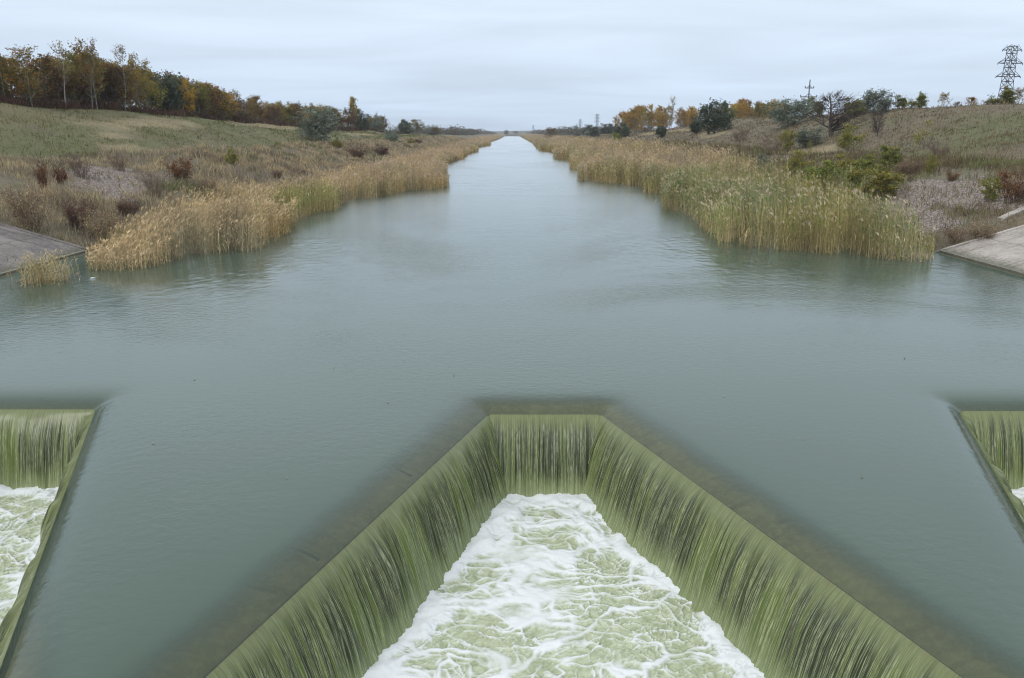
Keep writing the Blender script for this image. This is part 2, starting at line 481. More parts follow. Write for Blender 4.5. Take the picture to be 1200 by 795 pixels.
# the weir wall itself
def offset_path(d):
    out = []
    for i, p in enumerate(path):
        ns = []
        if i > 0: e = unit(path[i] - path[i - 1]); ns.append(np.array([-e[1], e[0]]))
        if i < len(path) - 1: e = unit(path[i + 1] - path[i]); ns.append(np.array([-e[1], e[0]]))
        if len(ns) == 1: out.append(p + ns[0] * d)
        else:
            m = unit(ns[0] + ns[1]); out.append(p + m * d / max(0.35, (m * ns[0]).sum()))
    return out
o0 = offset_path(0.03)
rows = [(o0, -3.0), (o0, LIPZ - 0.16)]
for dd in (0.06, 0.12, 0.2, 0.3, 0.42, 0.56, 0.72, 0.9): rows.append((offset_path(dd), float(draw(np.array(dd))) - 0.075 - 0.02 * max(0, dd - 0.56) / 0.3))
o2 = offset_path(1.25)
rows += [(o2, -0.22), (offset_path(1.3), -3.0)]
g = G(); npth = len(path)
VV = np.array([[*pp, z] for (o, z) in rows for pp in o])
TT = []
for r_ in range(len(rows) - 1):
    for i in range(npth - 1):
        a = r_ * npth + i
        TT += [[a, a + 1, a + npth + 1], [a, a + npth + 1, a + npth]]
g.add(VV, TT, (0.2, 0.2, 0.2))
weir = obj('labyrinth_weir', g.mesh('labyrinth_weir', M_WALL))
tag(weir, 'zigzag concrete weir crest showing brown through thin sliding water', 'weir')
def joint(a, b, t):
    p = a + (b - a) * t; e = unit(b - a); n = np.array([-e[1], e[0]])
    g = G(); w = 0.022
    ds = (0.14, 0.26, 0.40, 0.56); n_ = len(ds)
    V = [[*(p + e * sg * w + n * dd), float(draw(np.array(dd))) - zz] for zz in (0.064, 0.082) for sg in (-1, 1) for dd in ds]
    T = []
    for i in range(n_ - 1):
        T += [[i, i + 1, n_ + i + 1], [i, n_ + i + 1, n_ + i]]
        for o_ in (0, n_): T += [[o_ + i, o_ + i + 1, o_ + i + 1 + 2 * n_], [o_ + i, o_ + i + 1 + 2 * n_, o_ + i + 2 * n_]]
    T += [[0, n_, 3 * n_], [0, 3 * n_, 2 * n_], [n_ - 1, 2 * n_ - 1, 4 * n_ - 1], [n_ - 1, 4 * n_ - 1, 3 * n_ - 1]]
    g.add(V, T, (0.02, 0.02, 0.02))
    obj('expansion_joint', g.mesh('expansion_joint', M_JOINT), weir)
for t in (0.30, 0.56): joint(PC[0], PC[1], 1 - t)

# falling sheets
def fall_material():
    b = NB('falling_water'); uv = b.n('ShaderNodeUVMap', uv_map='UVMap').outputs[0]
    sx = b.n('ShaderNodeSeparateXYZ', {0: uv}); v = sx.outputs[1]
    s1 = b.noise(b.mapping(uv, (7.0, 0.16, 1)), 1.0, 3, 0.6, 0.05)
    s2 = b.noise(b.mapping(uv, (24.0, 0.3, 1)), 1.0, 3, 0.6, 0.05)
    s3 = b.noise(b.mapping(uv, (80.0, 12.0, 1)), 1.0, 2, 0.6)
    s4 = b.noise(b.mapping(uv, (48.0, 0.5, 1)), 1.0, 2, 0.6, 0.05)
    lo = b.noise(b.mapping(uv, (1.0, 0.2, 1)), 1.0, 3, 0.6)
    sv = b.math('ADD', v, b.math('MULTIPLY', b.math('SUBTRACT', s1, 0.5), 0.5))
    band = b.math('MULTIPLY', b.mapr(sv, 0.0, 0.24), b.mapr(sv, 0.60, 0.88, 1.0, 0.0))
    k = b.math('ADD', b.math('ADD', b.math('MULTIPLY', s1, 0.62), b.math('MULTIPLY', s2, 0.38)), b.math('MULTIPLY', b.math('SUBTRACT', lo, 0.5), 0.75))
    dark = b.math('MULTIPLY', b.mapr(k, 0.43, 0.52), band)
    def ridge(n, a_, c_):
        return b.mapr(b.math('ABSOLUTE', b.math('SUBTRACT', n, 0.5)), a_, c_, 0.0, 1.0)
    bead = b.mapr(s3, 0.38, 0.62, 0.35, 1.0)
    fil = b.math('MAXIMUM', ridge(s2, 0.035, 0.006), b.math('MULTIPLY', ridge(s4, 0.05, 0.01), 0.7))
    fil = b.math('MULTIPLY', b.math('MULTIPLY', fil, bead), b.mapr(v, 0.0, 0.26, 0.3, 1.0))
    top = c4((0.132, 0.158, 0.070)); mid = c4((0.092, 0.126, 0.034)); bot = c4((0.172, 0.21, 0.10))
    st0 = b.math('ADD', v, b.math('MULTIPLY', b.math('ADD', b.math('SUBTRACT', s2, 0.5), b.math('MULTIPLY', b.math('SUBTRACT', s1, 0.5), 1.4)), 0.09))
    base = b.mix(b.mapr(st0, -0.012, 0.02), c4((0.125, 0.135, 0.062)), b.mix(b.mapr(v, 0.02, 0.36), top, mid))
    base = b.mix(b.math('MULTIPLY', b.mapr(s4, 0.48, 0.60), 0.6), base, c4((0.10, 0.115, 0.05)))
    base = b.mix(b.mapr(sv, 0.58, 0.95), base, bot)
    base = b.mix(b.math('MULTIPLY', dark, 0.92), base, c4((0.026, 0.034, 0.022)))
    base = b.mix(b.math('MULTIPLY', fil, 0.72), base, c4((0.39, 0.425, 0.25)))
    h = b.math('ADD', s1, b.math('MULTIPLY', s2, 0.5))
    h = b.math('ADD', h, b.math('MULTIPLY', s3, 0.15))
    nrm = b.bump(h, b.mapr(v, 0.0, 0.35, 0.15, 0.9), 0.016)
    p = b.pr(Base_Color=base, Roughness=0.24, IOR=1.33, Normal=nrm)
    b.surf(p); return b.m
M_FALL = fall_material()

SL = DROP / DL
def fall_profile(v):
    """distance beyond the lip and height for v (0 = lip, 1 = pool)"""
    T = 0.56
    k = (-(POOLZ - 0.06) + LIPZ - SL * T) / T ** 2
    # even spacing along the curve
    xx = T * np.clip(v, 0, 1) ** 0.62
    return xx, LIPZ - SL * xx - k * xx ** 2

def fall_sheet(a, b, u0, jagged):
    L = np.linalg.norm(b - a); nu = int(L / 0.014); 
    vs = np.linspace(0, 1, 46) ** 1.3
    e = (b - a) / L; n = np.array([e[1], -e[0]])     # towards the pool
    u = np.linspace(-0.0, L, nu)
    U, Vv = np.meshgrid(u, vs)
    xx, zz = fall_profile(Vv)
    up = Vv < 0
    dist = np.where(up, -Vv * 2.2, 0.0)
    xx = np.where(up, -dist, xx)
    zz = np.where(up, draw(dist) + 0.004, zz)
    um = U + u0
    am = sstep(0.0, 0.42, Vv)
    rid = (fbm(um * 5.5, Vv * 0.9 + 3, 41, 3) - 0.5) * 0.13 + (fbm(um * 22, Vv * 1.5, 43, 2) - 0.5) * 0.05
    low = (fbm(um * 0.8, Vv * 0.3, 47, 2) - 0.5) * 0.10
    jag = (fbm(um * 3.4, Vv * 0.4, 57, 3) - 0.5) * jagged * sstep(0, 0.10, Vv) * (1 - sstep(0.30, 0.75, Vv))
    xx = xx + am * (rid + low) + jag
    xx = xx + sstep(0.85, 1, Vv) * 0.08 * fbm(um * 7, Vv * 6, 49, 3)
    PX = a[0] + e[0] * U + n[0] * xx; PY = a[1] + e[1] * U + n[1] * xx
    V = np.stack([PX, PY, zz], -1).reshape(-1, 3)
    uv = np.stack([um, Vv], -1).reshape(-1, 2)
    return V, grid_quads(nu, len(vs)), uv, L
def waterfall(P, label):
    Vs = []; Qs = []; Us = []; n = 0; u0 = P[1][0] * 3.7 + 50
    for i in range(3):
        V, Q, uv, L = fall_sheet(P[i], P[i + 1], u0, 0.06 if (P is PC or i == 1) else 0.34); u0 += L + 1.3
        Vs.append(V); Qs.append(Q + n); Us.append(uv); n += len(V)
    me = tri_mesh('waterfall', np.concatenate(Vs), np.concatenate(Qs), M_FALL, smooth=True, uv=np.concatenate(Us), k=4)
    return tag(obj('waterfall', me), label, 'waterfall', 'curtains of water falling into the weir pockets')
waterfall(PC, 'wide green curtain of water falling on three sides into the central foaming pool')
waterfall(PLf, 'green curtain of water at the left frame edge with a ragged brown lip')
waterfall(PRt, 'narrow glimpse of falling water in the weir pocket at the right edge')

# foaming pool
def foam_material():
    b = NB('foaming_water'); p = b.pos(); f = b.attr('foam', 'Fac')
    n = b.noise(p, 26, 4, 0.65); n2 = b.noise(p, 7, 5, 0.65, 0.8)
    f2 = b.math('ADD', f, b.math('MULTIPLY', b.math('SUBTRACT', n, 0.5), 0.20))
    f2 = b.math('ADD', f2, b.math('MULTIPLY', b.math('SUBTRACT', n2, 0.5), 0.28))
    m = b.mapr(f2, 0.14, 0.86)
    gr = b.mix(b.mapr(n2, 0.3, 0.7), c4((0.26, 0.30, 0.18)), c4((0.43, 0.47, 0.33)))
    c = b.mix(m, gr, c4((0.63, 0.66, 0.67)))
    ro = b.mapr(m, 0, 1, 0.16, 0.7, False)
    h = b.math('ADD', b.math('MULTIPLY', f2, 1.0), b.math('MULTIPLY', n, 0.35))
    b.surf(b.pr(Base_Color=c, Roughness=ro, IOR=1.33, Normal=b.bump(h, 0.6, 0.026))); return b.m
M_FOAM = foam_material()
st = 0.022
fxs = np.arange(-15, 15.5, st); fys = np.arange(3.6, 14.6, st)
FX, FY = np.meshgrid(fxs, fys)
FD, _, _ = lip_dist(FX, FY)
qq = grid_quads(len(fxs), len(fys))
kq = (FD.ravel()[qq] < 0.12).all(1); qq = qq[kq]
used = np.unique(qq); rm = np.full(FX.size, -1); rm[used] = np.arange(len(used)); qq = rm[qq]
x = FX.ravel()[used]; y = FY.ravel()[used]; d = -FD.ravel()[used]
wx_ = (fbm(x * 0.9, y * 0.9, 61, 4) - 0.5) * 1.15; wy_ = (fbm(x * 0.9 + 40, y * 0.9, 62, 4) - 0.5) * 1.15
wx_ += (fbm(x * 4, y * 4, 65, 3) - 0.5) * 0.13; wy_ += (fbm(x * 4 + 9, y * 4, 66, 3) - 0.5) * 0.13
edge = 1 - sstep(0.48, 1.0, d + (fbm(x * 1.7, y * 1.7, 63, 4) - 0.5) * 1.1)
dens = fbm(x * 0.55 + 3, y * 0.75, 64, 3)
fo = np.zeros_like(x)
for (s, w, am, sd) in ((0.9, 0.19, 0.95, 1), (2.1, 0.20, 0.88, 2), (4.3, 0.22, 0.72, 3), (8.5, 0.24, 0.46, 4)):
    f1, f2 = voro((x + wx_) * s * 0.85, (y + wy_) * s * 1.35, 70 + sd)
    wv = w * (0.24 + 0.75 * sstep(0.40, 0.74, dens)) * (0.4 + 1.2 * fbm(x * 2.3, y * 2.3, 80 + sd, 2))
    fo = np.maximum(fo, am * (1 - sstep(0.0, 1.0, (f2 - f1) / np.maximum(wv * 2.2, 0.02))))
fo = fo * (0.68 + 0.42 * sstep(0.34, 0.62, fbm(x * 2.6, y * 3.4, 97, 3)))
sheet = sstep(0.54, 0.80, fbm(x * 0.8 + wx_, y * 1.5 + wy_, 90, 3)) * 0.24
fo = np.clip(np.maximum(fo, sheet) + edge * 1.0, 0, 1.15)
puff = fbm(x * 5, y * 5, 92, 3)
zz = POOLZ + (fbm(x * 0.8, y * 0.8, 91, 3) - 0.5) * 0.16 + fo * (0.015 + 0.045 * puff) + edge * 0.12 * fbm(x * 2.6, y * 2.6, 93, 3)
V1 = np.stack([x, y, zz], 1)
# coarser downstream apron under the viewer
ax_ = np.linspace(-19, 19, 60); ay_ = np.linspace(-30, fys[0] + 0.01, 40)
AX, AY = np.meshgrid(ax_, ay_)
V2 = np.stack([AX, AY, np.full_like(AX, POOLZ)], -1).reshape(-1, 3)
fa = np.clip(0.25 + fbm(AX, AY, 95, 3) * 0.9, 0, 1).ravel()
fm = tri_mesh('pool_water', np.concatenate([V1, V2]), np.concatenate([qq, grid_quads(60, 40) + len(V1)]), M_FOAM, smooth=True, attrs={'foam': np.concatenate([fo, fa])}, k=4)
tag(obj('pool_water', fm), kind='structure')

# ------------------------------------------------------------------ concrete slope slabs
def slab(name, x0, x1, y0, y1, mat, label):
    nx, ny = 24, 40
    sx = np.linspace(x0, x1, nx); sy = np.linspace(y0, y1, ny)
    SX, SY = np.meshgrid(sx, sy)
    base = np.interp(SX, PL_X, np.clip(PL_Z, -1, 0.40) * 7.6)
    top = np.stack([SX, SY, base + 0.10], -1).reshape(-1, 3)
    bot = top - np.array([0, 0, 0.6])
    q = grid_quads(nx, ny); n = nx * ny
    idx = np.arange(n).reshape(ny, nx)
    loop = list(idx[0]) + list(idx[1:, -1]) + list(idx[-1, ::-1][1:]) + list(idx[::-1, 0][1:-1])
    sd = [[loop[i], loop[(i + 1) % len(loop)], loop[(i + 1) % len(loop)] + n, loop[i] + n] for i in range(len(loop))]
    me = tri_mesh(name, np.concatenate([top, bot]), np.concatenate([q, np.array(sd)]), mat, k=4)
    return tag(obj(name, me), label, 'concrete slope')
A = at(101, 295.5, 0); Bq = at(1114, 296, 0)
slabL = slab('concrete_slope', -29.5, -17.6, 16.0, A[1], M_SLAB_DARK, 'dark stained concrete bank slab at the left edge above the water')
slabR = slab('concrete_slope', 17.9, 29.5, 16.0, Bq[1], M_SLAB_PALE, 'pale concrete bank slab sloping into the water at the right edge')
def strip(points, w, h, mat, name, parent=None):
    g = G(); P = np.array(points); n = len(P)
    tg = unit(np.gradient(P, axis=0)); sd = np.stack([-tg[:, 1], tg[:, 0], np.zeros(n)], 1)
    V = np.concatenate([P - sd * w / 2 - [0, 0, 0.3], P - sd * w / 2 + [0, 0, h], P + sd * w / 2 + [0, 0, h], P + sd * w / 2 - [0, 0, 0.3]])
    T = []
    for r_ in range(3):
        for i in range(n - 1):
            a = r_ * n + i; T += [[a, a + 1, a + n + 1], [a, a + n + 1, a + n]]
    T += [[0, n, 2 * n], [0, 2 * n, 3 * n], [n - 1, 3 * n - 1, 2 * n - 1], [n - 1, 4 * n - 1, 3 * n - 1]]
    g.add(V, T, (0.3, 0.3, 0.3)); return obj(name, g.mesh(name, mat), parent)
for sgn, sl, e in ((-1, slabL, A), (1, slabR, Bq)):
    xs_ = np.linspace(17.9 if sgn > 0 else 17.7, 29, 14) * sgn
    zs_ = np.interp(xs_, PL_X, np.clip(PL_Z, -1, 0.4) * 7.6)
    strip([[a, e[1] - 0.02, z] for a, z in zip(xs_, zs_)], 0.22, 0.145, M_EDGE if sgn > 0 else M_SLAB_DARK, 'end_kerb', sl)
    xt = (18.55 if sgn > 0 else 18.45) * sgn
    strip([[xt, yy, 0.03] for yy in np.linspace(16, e[1] - 0.2, 12)], 0.35, 0.09, M_EDGE, 'toe_kerb', sl)
k0 = hit(1172, 259); k1 = hit(1225, 236)
kp = [k0 + (k1 - k0) * t for t in np.linspace(0, 1, 8)]
kp = [[p[0], p[1], float(H(p[0], p[1]))] for p in kp]
tag(strip(kp, 0.35, 0.12, M_SLAB_PALE, 'concrete_kerb'), 'short pale concrete kerb in dry grass above the right bank slab', 'kerb')
def on_slab(x, y):
    return ((x > 17.5) & (x < 29.8) & (y < Bq[1] + 0.3)) | ((x < -17.3) & (x > -29.8) & (y < A[1] + 0.3))

# ------------------------------------------------------------------ reeds
SHORE_R = [(609.5, 160.2), (624.6, 168.3), (633, 177.2), (649.5, 179), (650, 186.4), (667.6, 189.5), (670, 197.8), (677.4, 200), (679.5, 212), (720, 216), (751, 219.7), (753.5, 226), (777, 228),
           (778, 244.4), (806, 253), (831, 271), (843.6, 288.4), (871, 292), (931.7, 295.5), (979.5, 298.5), (1026, 302), (1076, 308), (1090, 303), (1100, 297)]
SHORE_L = [(591, 160.2), (583.8, 163.8), (574.7, 167), (574.4, 171.3), (560, 173.6), (559.6, 178), (547.6, 182), (544.5, 185.7), (521, 193.5), (522, 221), (486, 224), (438, 232.3), (408, 234.8),
           (400.7, 243.6), (360, 253.7), (347.8, 261), (327.7, 279), (299.5, 294.4), (221.5, 302), (173.7, 315.8), (141, 322), (112, 325), (98, 314)]
shR = np.array([at(*p)[:2] for p in SHORE_R]); shL = np.array([at(*p)[:2] for p in SHORE_L])
far = 1250
polyR = [(9.5, far)] + [tuple(p) for p in shR] + [(17.0, 34.0), (17.4, 37), (17.6, 42), (18.6, 48), (20.2, 58), (22.5, 80), (24, 120), (24, 300), (24, far)]
polyL = [(-9.5, far)] + [tuple(p) for p in shL] + [(-17.9, 33), (-18.4, 37), (-18.4, 42), (-18.0, 52), (-17.6, 62), (-17.3, 85), (-17.5, 150), (-19, 250), (-21, 400), (-23, far)]

def in_poly(x, y, P):
    P = np.array(P); c = np.zeros(x.shape, bool); j = len(P) - 1
    for i in range(len(P)):
        xi, yi = P[i]; xj, yj = P[j]
        k = ((yi > y) != (yj > y)) & (x < (xj - xi) * (y - yi) / (yj - yi + 1e-12) + xi)
        c ^= k; j = i
    return c

def edge_dist(x, y, sh):
    b = np.full(x.shape, 1e9)
    for a, c in zip(sh[:-1], sh[1:]):
        d = c - a; t = np.clip(((x - a[0]) * d[0] + (y - a[1]) * d[1]) / (d @ d), 0, 1)
        b = np.minimum(b, np.hypot(x - a[0] - t * d[0], y - a[1] - t * d[1]))
    return b

def pxw(y): return np.hypot(y, 5) / 785.0          # metres per rendered pixel

def sample_band(x0, x1, y0, y1, dens, rg):
    """points with density dens(y) per m2 in a box (rejection over log slices)"""
    out = []; yb = np.geomspace(y0, y1, 40)
    for a, b in zip(yb[:-1], yb[1:]):
        n = rg.poisson(abs(x1 - x0) * (b - a) * dens(0.5 * (a + b)))
        out.append(np.stack([rg.uniform(min(x0, x1), max(x0, x1), n), rg.uniform(a, b, n)], 1))
    return np.concatenate(out)

def reeds(P2, hgt, green, plume_c, rg, wind=(-0.35, -0.1), name='reeds', label=None, plume_p=0.85, leafn=6, g=None, plume_size=1.0):
    """P2 (N,2); hgt (N); green (N) 0..1"""
    own = g is None
    g = g or G(); N = len(P2)
    x, y = P2[:, 0], P2[:, 1]
    z = np.maximum(H(x, y), -0.12) - 0.03
    B = np.stack([x, y, z], 1); w = pxw(y)
    lean = rg.normal(0, 0.07, (N, 3)) * np.where(rg.uniform(0, 1, (N, 1)) < 0.12, 4.0, 1.0); lean[:, 2] = 0
    Dv = unit(np.array([0, 0, 1.0]) + lean)
    wd = np.array([wind[0], wind[1], 0.0])
    bend = wd * rg.uniform(0.1, 0.5, N)[:, None] * 0.5
    tv = rg.uniform(0.62, 1.12, N); tan = np.stack([0.55 * tv, 0.43 * tv, 0.24 * tv], 1)
    gv = rg.uniform(0.7, 1.25, N); grn = np.stack([0.155 * gv, 0.21 * gv, 0.055 * gv], 1)
    cl_ = (0.30 + 1.4 * fbm(x / 0.7, y / 1.2, 71, 2))[:, None]; hu = (fbm(x / 2.4, y / 3.6, 73, 2) - 0.5)[:, None]
    tan = tan * cl_ * (1 + hu * [0.35, 0.1, -0.4]); grn = grn * cl_ * (1 + hu * [1.1, 0.35, -0.5])
    gg = green[:, None]
    sw = np.maximum(0.017, 0.32 * w)
    g.add(*blades(B, Dv, hgt, sw, bend, rdir(N, rg), (1, 0.85, 0.5), tan * 1.05, tan * 0.85 * (1 - gg * 0.5) + grn * gg * 0.5))
    for k in range(leafn):
        t = rg.uniform(0.12, 0.95, N)
        P = B + Dv * (hgt * t)[:, None] + bend * (hgt * t * t)[:, None]
        a = rdir(N, rg) + wd * 1.2
        up = rg.uniform(0.15, 1.1, N)
        d = unit(a + np.stack([np.zeros(N), np.zeros(N), up], 1))
        L = rg.uniform(0.3, 0.62, N) * hgt / 2.5 + 0.1
        lw = np.maximum(0.026, 0.55 * w) * rg.uniform(0.7, 1.2, N)
        s = unit(np.cross(d, np.array([0.1, 0.2, 1.0])))
        bd = np.stack([np.zeros(N), np.zeros(N), -rg.uniform(0.25, 1.0, N)], 1)
        isg = (rg.uniform(0, 1, N) < (green * (0.25 + 0.85 * t)))[:, None]
        dry = tan * rg.uniform(0.65, 1.1, N)[:, None]
        c = np.where(isg, grn * rg.uniform(0.7, 1.25, N)[:, None], dry)
        g.add(*blades(P, d, L, lw, bd, s, (0.7, 1, 0), c, c * 1.05))
    m = rg.uniform(0, 1, N) < plume_p
    n = m.sum(); T = B[m] + Dv[m] * (hgt[m] * 0.93)[:, None] + bend[m] * hgt[m][:, None]
    for k in range(3):
        d = unit(np.array([0, 0, 1.0]) + wd * 0.9 + rg.normal(0, 0.40, (n, 3)))
        L = rg.uniform(0.17, 0.32, n) * plume_size; pw_ = np.maximum(0.05, 0.62 * w[m]) * rg.uniform(0.7, 1.2, n) * plume_size
        c = plume_c[m] * rg.uniform(0.7, 1.2, n)[:, None] * (0.5 + 0.5 * cl_[m])
        g.add(*blades(T, d, L, pw_, np.tile(np.array([wd[0], wd[1], -0.35]) * 0.7, (n, 1)), rdir(n, rg), (0.35, 1, 0), c, c))
    if own:
        o = obj(name, g.mesh(name, M_REED)); tag(o, label, 'reeds', kind='stuff'); return o
    return g

def dens_reed(y): return 40.0 * min(1.0, (0.022 / max(0.022, 0.42 * y / 785)) ** 1.15)

def bed(poly, sh, x0, x1, name, label, side):
    rg = np.random.default_rng(100 + side)
    P = sample_band(x0, x1, 29, far, dens_reed, rg)
    x, y = P[:, 0], P[:, 1]
    jx = (fbm(x / 1.5, y / 2.2, 201 + side, 3) - 0.5) * 1.3
    k = in_poly(x + jx, y, poly) & ~on_slab(x, y) & (fbm(x / 1.1, y / 1.8, 250 + side, 3) + rg.uniform(-0.1, 0.1, len(x)) > 0.36)
    P = P[k]; x, y = P[:, 0], P[:, 1]
    ed = edge_dist(x, y, sh)
    n = fbm(x / 3.5, y / 5, 210 + side, 3)
    # thin the hidden interior a little
    k = (rg.uniform(0, 1, len(x)) < np.where(ed < 2.5, 1.0, 0.62)); P = P[k]; x, y, ed, n = x[k], y[k], ed[k], n[k]
    N = len(x)
    hgt = (1.55 + 1.5 * fbm(x / 2.2, y / 3.5, 220 + side, 4)) * rg.uniform(0.72, 1.14, N)
    hgt *= 0.72 + 0.28 * sstep(0, 1.6, ed)
    if side == 1:
        green = sstep(0.25, 0.6, n + 0.25 - 0.30 * sstep(55, 80, y) + 0.18 * np.exp(-((y - 38) / 9) ** 2)) * 0.85
        green = np.where(y > 75, green * 0.75 * (1 - 0.6 * sstep(2, 7, ed)), green)
        tail = sstep(33.5, 31, y); hgt *= 1 - 0.4 * tail
        pc = np.stack([0.54 + 0 * x, 0.455 + 0 * x, 0.33 + 0 * x], 1)
        pk = np.array([0.56, 0.445, 0.33]); t = sstep(55, 90, y)[:, None]
        pc = pc * (1 - t) + pk * t
    else:
        green = sstep(0.55, 0.75, n) * 0.35 + 0.35 * sstep(2.0, 0.2, ed) * sstep(0.4, 0.6, n + 0.1)
        hgt *= 0.80 * (0.70 + 0.6 * fbm(x / 1.3, y / 1.9, 228, 3))
        pxx = 600 + x / (y * cp + 1.2) * 920; tp = sstep(95, 235, pxx + rg.normal(0, 12, N)); hgt *= np.where(y < 42, 0.42 + 0.58 * tp, 1.0)
        gp = at(372, 250); green = np.maximum(green, 0.95 * (1 - sstep(0.7, 1.1, np.hypot((x - gp[0] + 0.6) / 2.3, (y - gp[1] - 0.6) / 6.5))))
        pc = np.tile(np.array([0.57, 0.44, 0.27]), (N, 1)); t = sstep(45, 75, y)[:, None]
        pc = pc * (1 - t) + np.array([0.56, 0.44, 0.325]) * t
    cn = fbm(x / 4.5, y / 9, 260 + side, 4)[:, None]; pc = pc * (0.62 + 0.75 * cn)
    pp = np.clip(0.88 - green * (0.4 if side == 1 else 0.85) - (0.28 * sstep(80, 55, y) if side == 1 else 0), 0, 1)
    o = reeds(P, hgt, green, pc, rg, wind=(-0.4, -0.12) if side == 1 else (0.3, -0.1), name=name, label=label, plume_p=pp)
    print(name, N); return o
bed(polyR, shR, 3.0, 26, 'reeds', 'tall green and straw reeds with pale plumes along the right waterline', 1)
bed(polyL, shL, -28, -3.0, 'reeds', 'golden brown reeds with feathery plumes along the left waterline', 0)
# little clump standing alone in the water by the left slab
rg = np.random.default_rng(5)
cpt = at(49, 333); n = 130
P = np.stack([rg.normal(cpt[0], 0.45, n), rg.normal(cpt[1] + 0.4, 0.5, n)], 1)
o = reeds(P, rg.uniform(0.7, 1.25, n), rg.uniform(0.1, 0.4, n), np.tile([0.45, 0.38, 0.25], (n, 1)), rg, name='reed_clump', label='x', plume_p=0.5, plume_size=0.6)
o['kind'] = 'thing'; tag(o, 'small pale reed clump standing alone in water beside the dark slab', 'reed clump')

# ------------------------------------------------------------------ weeds and grass
def tufts(P2, hgt, cols, rg, name, label, per=5, spread=0.12, wmin=0.012, wk=0.45, droop=0.5, cat='grass'):
    g = G(); N = len(P2); x, y = P2[:, 0], P2[:, 1]; z = H(x, y) - 0.03
    w = pxw(y)
    for k in range(per):
        B = np.stack([x + rg.normal(0, spread, N), y + rg.normal(0, spread, N), z], 1)
        d = unit(np.array([0, 0, 1.0]) + rdir(N, rg) * rg.uniform(0.05, 0.7, N)[:, None])
        bd = rdir(N, rg) * 0.2; bd[:, 2] = -rg.uniform(0, droop, N)
        c = cols * rg.uniform(0.7, 1.25, N)[:, None]
        g.add(*blades(B, d, hgt * rg.uniform(0.5, 1.15, N), np.maximum(wmin, wk * w) * rg.uniform(0.7, 1.3, N), bd, rdir(N, rg), (0.8, 0.9, 0), c * 0.85, c * 1.1))
    o = obj(name, g.mesh(name, M_REED)); return tag(o, label, cat, kind='stuff')

def choose(rg, n, table):
    t = np.array([r_[:3] for r_ in table]); p = np.array([r_[3] for r_ in table]); p = p / p.sum()
    return t[rg.choice(len(t), n, p=p)]
STRAWS = [(0.14, 0.11, 0.08, 1.4), (0.29, 0.23, 0.155, 3), (0.46, 0.365, 0.215, 3.6), (0.30, 0.26, 0.205, 2.5), (0.14, 0.15, 0.06, 1.6)]
def veg(side, x0, x1, y0, y1, dens, hfun, name, label, table, seed, per=5, spread=0.15, skip_gravel=0.82, wk=0.45):
    rg = np.random.default_rng(seed)
    P = sample_band(x0 * side, x1 * side, y0, y1, lambda y: dens * min(1.0, 55.0 / y) ** 1.2, rg)
    x, y = P[:, 0], P[:, 1]
    k = ~on_slab(x, y) & ~in_poly(x, y, polyR) & ~in_poly(x, y, polyL) & (rg.uniform(0, 1, len(x)) > patch_mask(x, y, GRAVEL) * skip_gravel)
    k &= (fbm(x / 3, y / 4, seed + 3, 3) + rg.uniform(-0.2, 0.2, len(x))) > 0.34
    P = P[k]; x, y = P[:, 0], P[:, 1]
    cw = np.cumsum([t_[3] for t_ in table]); cw = cw / cw[-1]
    pn = fbm(x / 2.6, y / 4.5, seed + 9, 3); pn = np.argsort(np.argsort(pn)) / max(1, len(pn))
    pick = np.where(rg.uniform(0, 1, len(x)) < 0.6, pn, rg.uniform(0, 1, len(x)))
    cols = np.array([t_[:3] for t_ in table])[np.searchsorted(cw, pick).clip(0, len(table) - 1)]
    s = patch_mask(x, y, STRAW)[:, None]
    cols = cols * (1 - s) + np.array([0.42, 0.35, 0.21]) * s
    print(name, len(P))
    return tufts(P, hfun(x, y, rg), cols, rg, name, label, per, spread, wk=wk)

wild = lambda x, y, rg: (0.22 + 1.15 * fbm(x / 3, y / 5, 301, 3) ** 1.5) * rg.uniform(0.6, 1.3, len(x))
short = lambda x, y, rg: (0.06 + 0.30 * fbm(x / 5, y / 8, 305, 3)) * rg.uniform(0.6, 1.4, len(x))
GREENS = [(0.095, 0.118, 0.032, 4), (0.145, 0.16, 0.05, 3.5), (0.20, 0.18, 0.08, 2), (0.27, 0.23, 0.13, 0.7)]
BROWNS = [(0.15, 0.115, 0.066, 4), (0.215, 0.17, 0.10, 3), (0.10, 0.105, 0.04, 2.5), (0.29, 0.24, 0.16, 1.2), (0.10, 0.075, 0.055, 2.5)]
veg(-1, 17.8, 30.5, 25, 420, 22.0, wild, 'weeds', 'dry brown and straw weeds on the lower left bank', STRAWS, 401)
veg(1, 17.6, 31, 25, 420, 22.0, wild, 'weeds', 'dry grey brown weeds on the lower right bank', BROWNS + [(0.17, 0.19, 0.07, 2)], 402)
veg(-1, 30, 62, 22, 420, 12.0, short, 'grass', 'short green grass on the left hillside', GREENS, 403, per=4)
veg(1, 30, 64, 22, 420, 12.0, short, 'grass', 'short brown and green grass on the right hillside', BROWNS, 404, per=4)

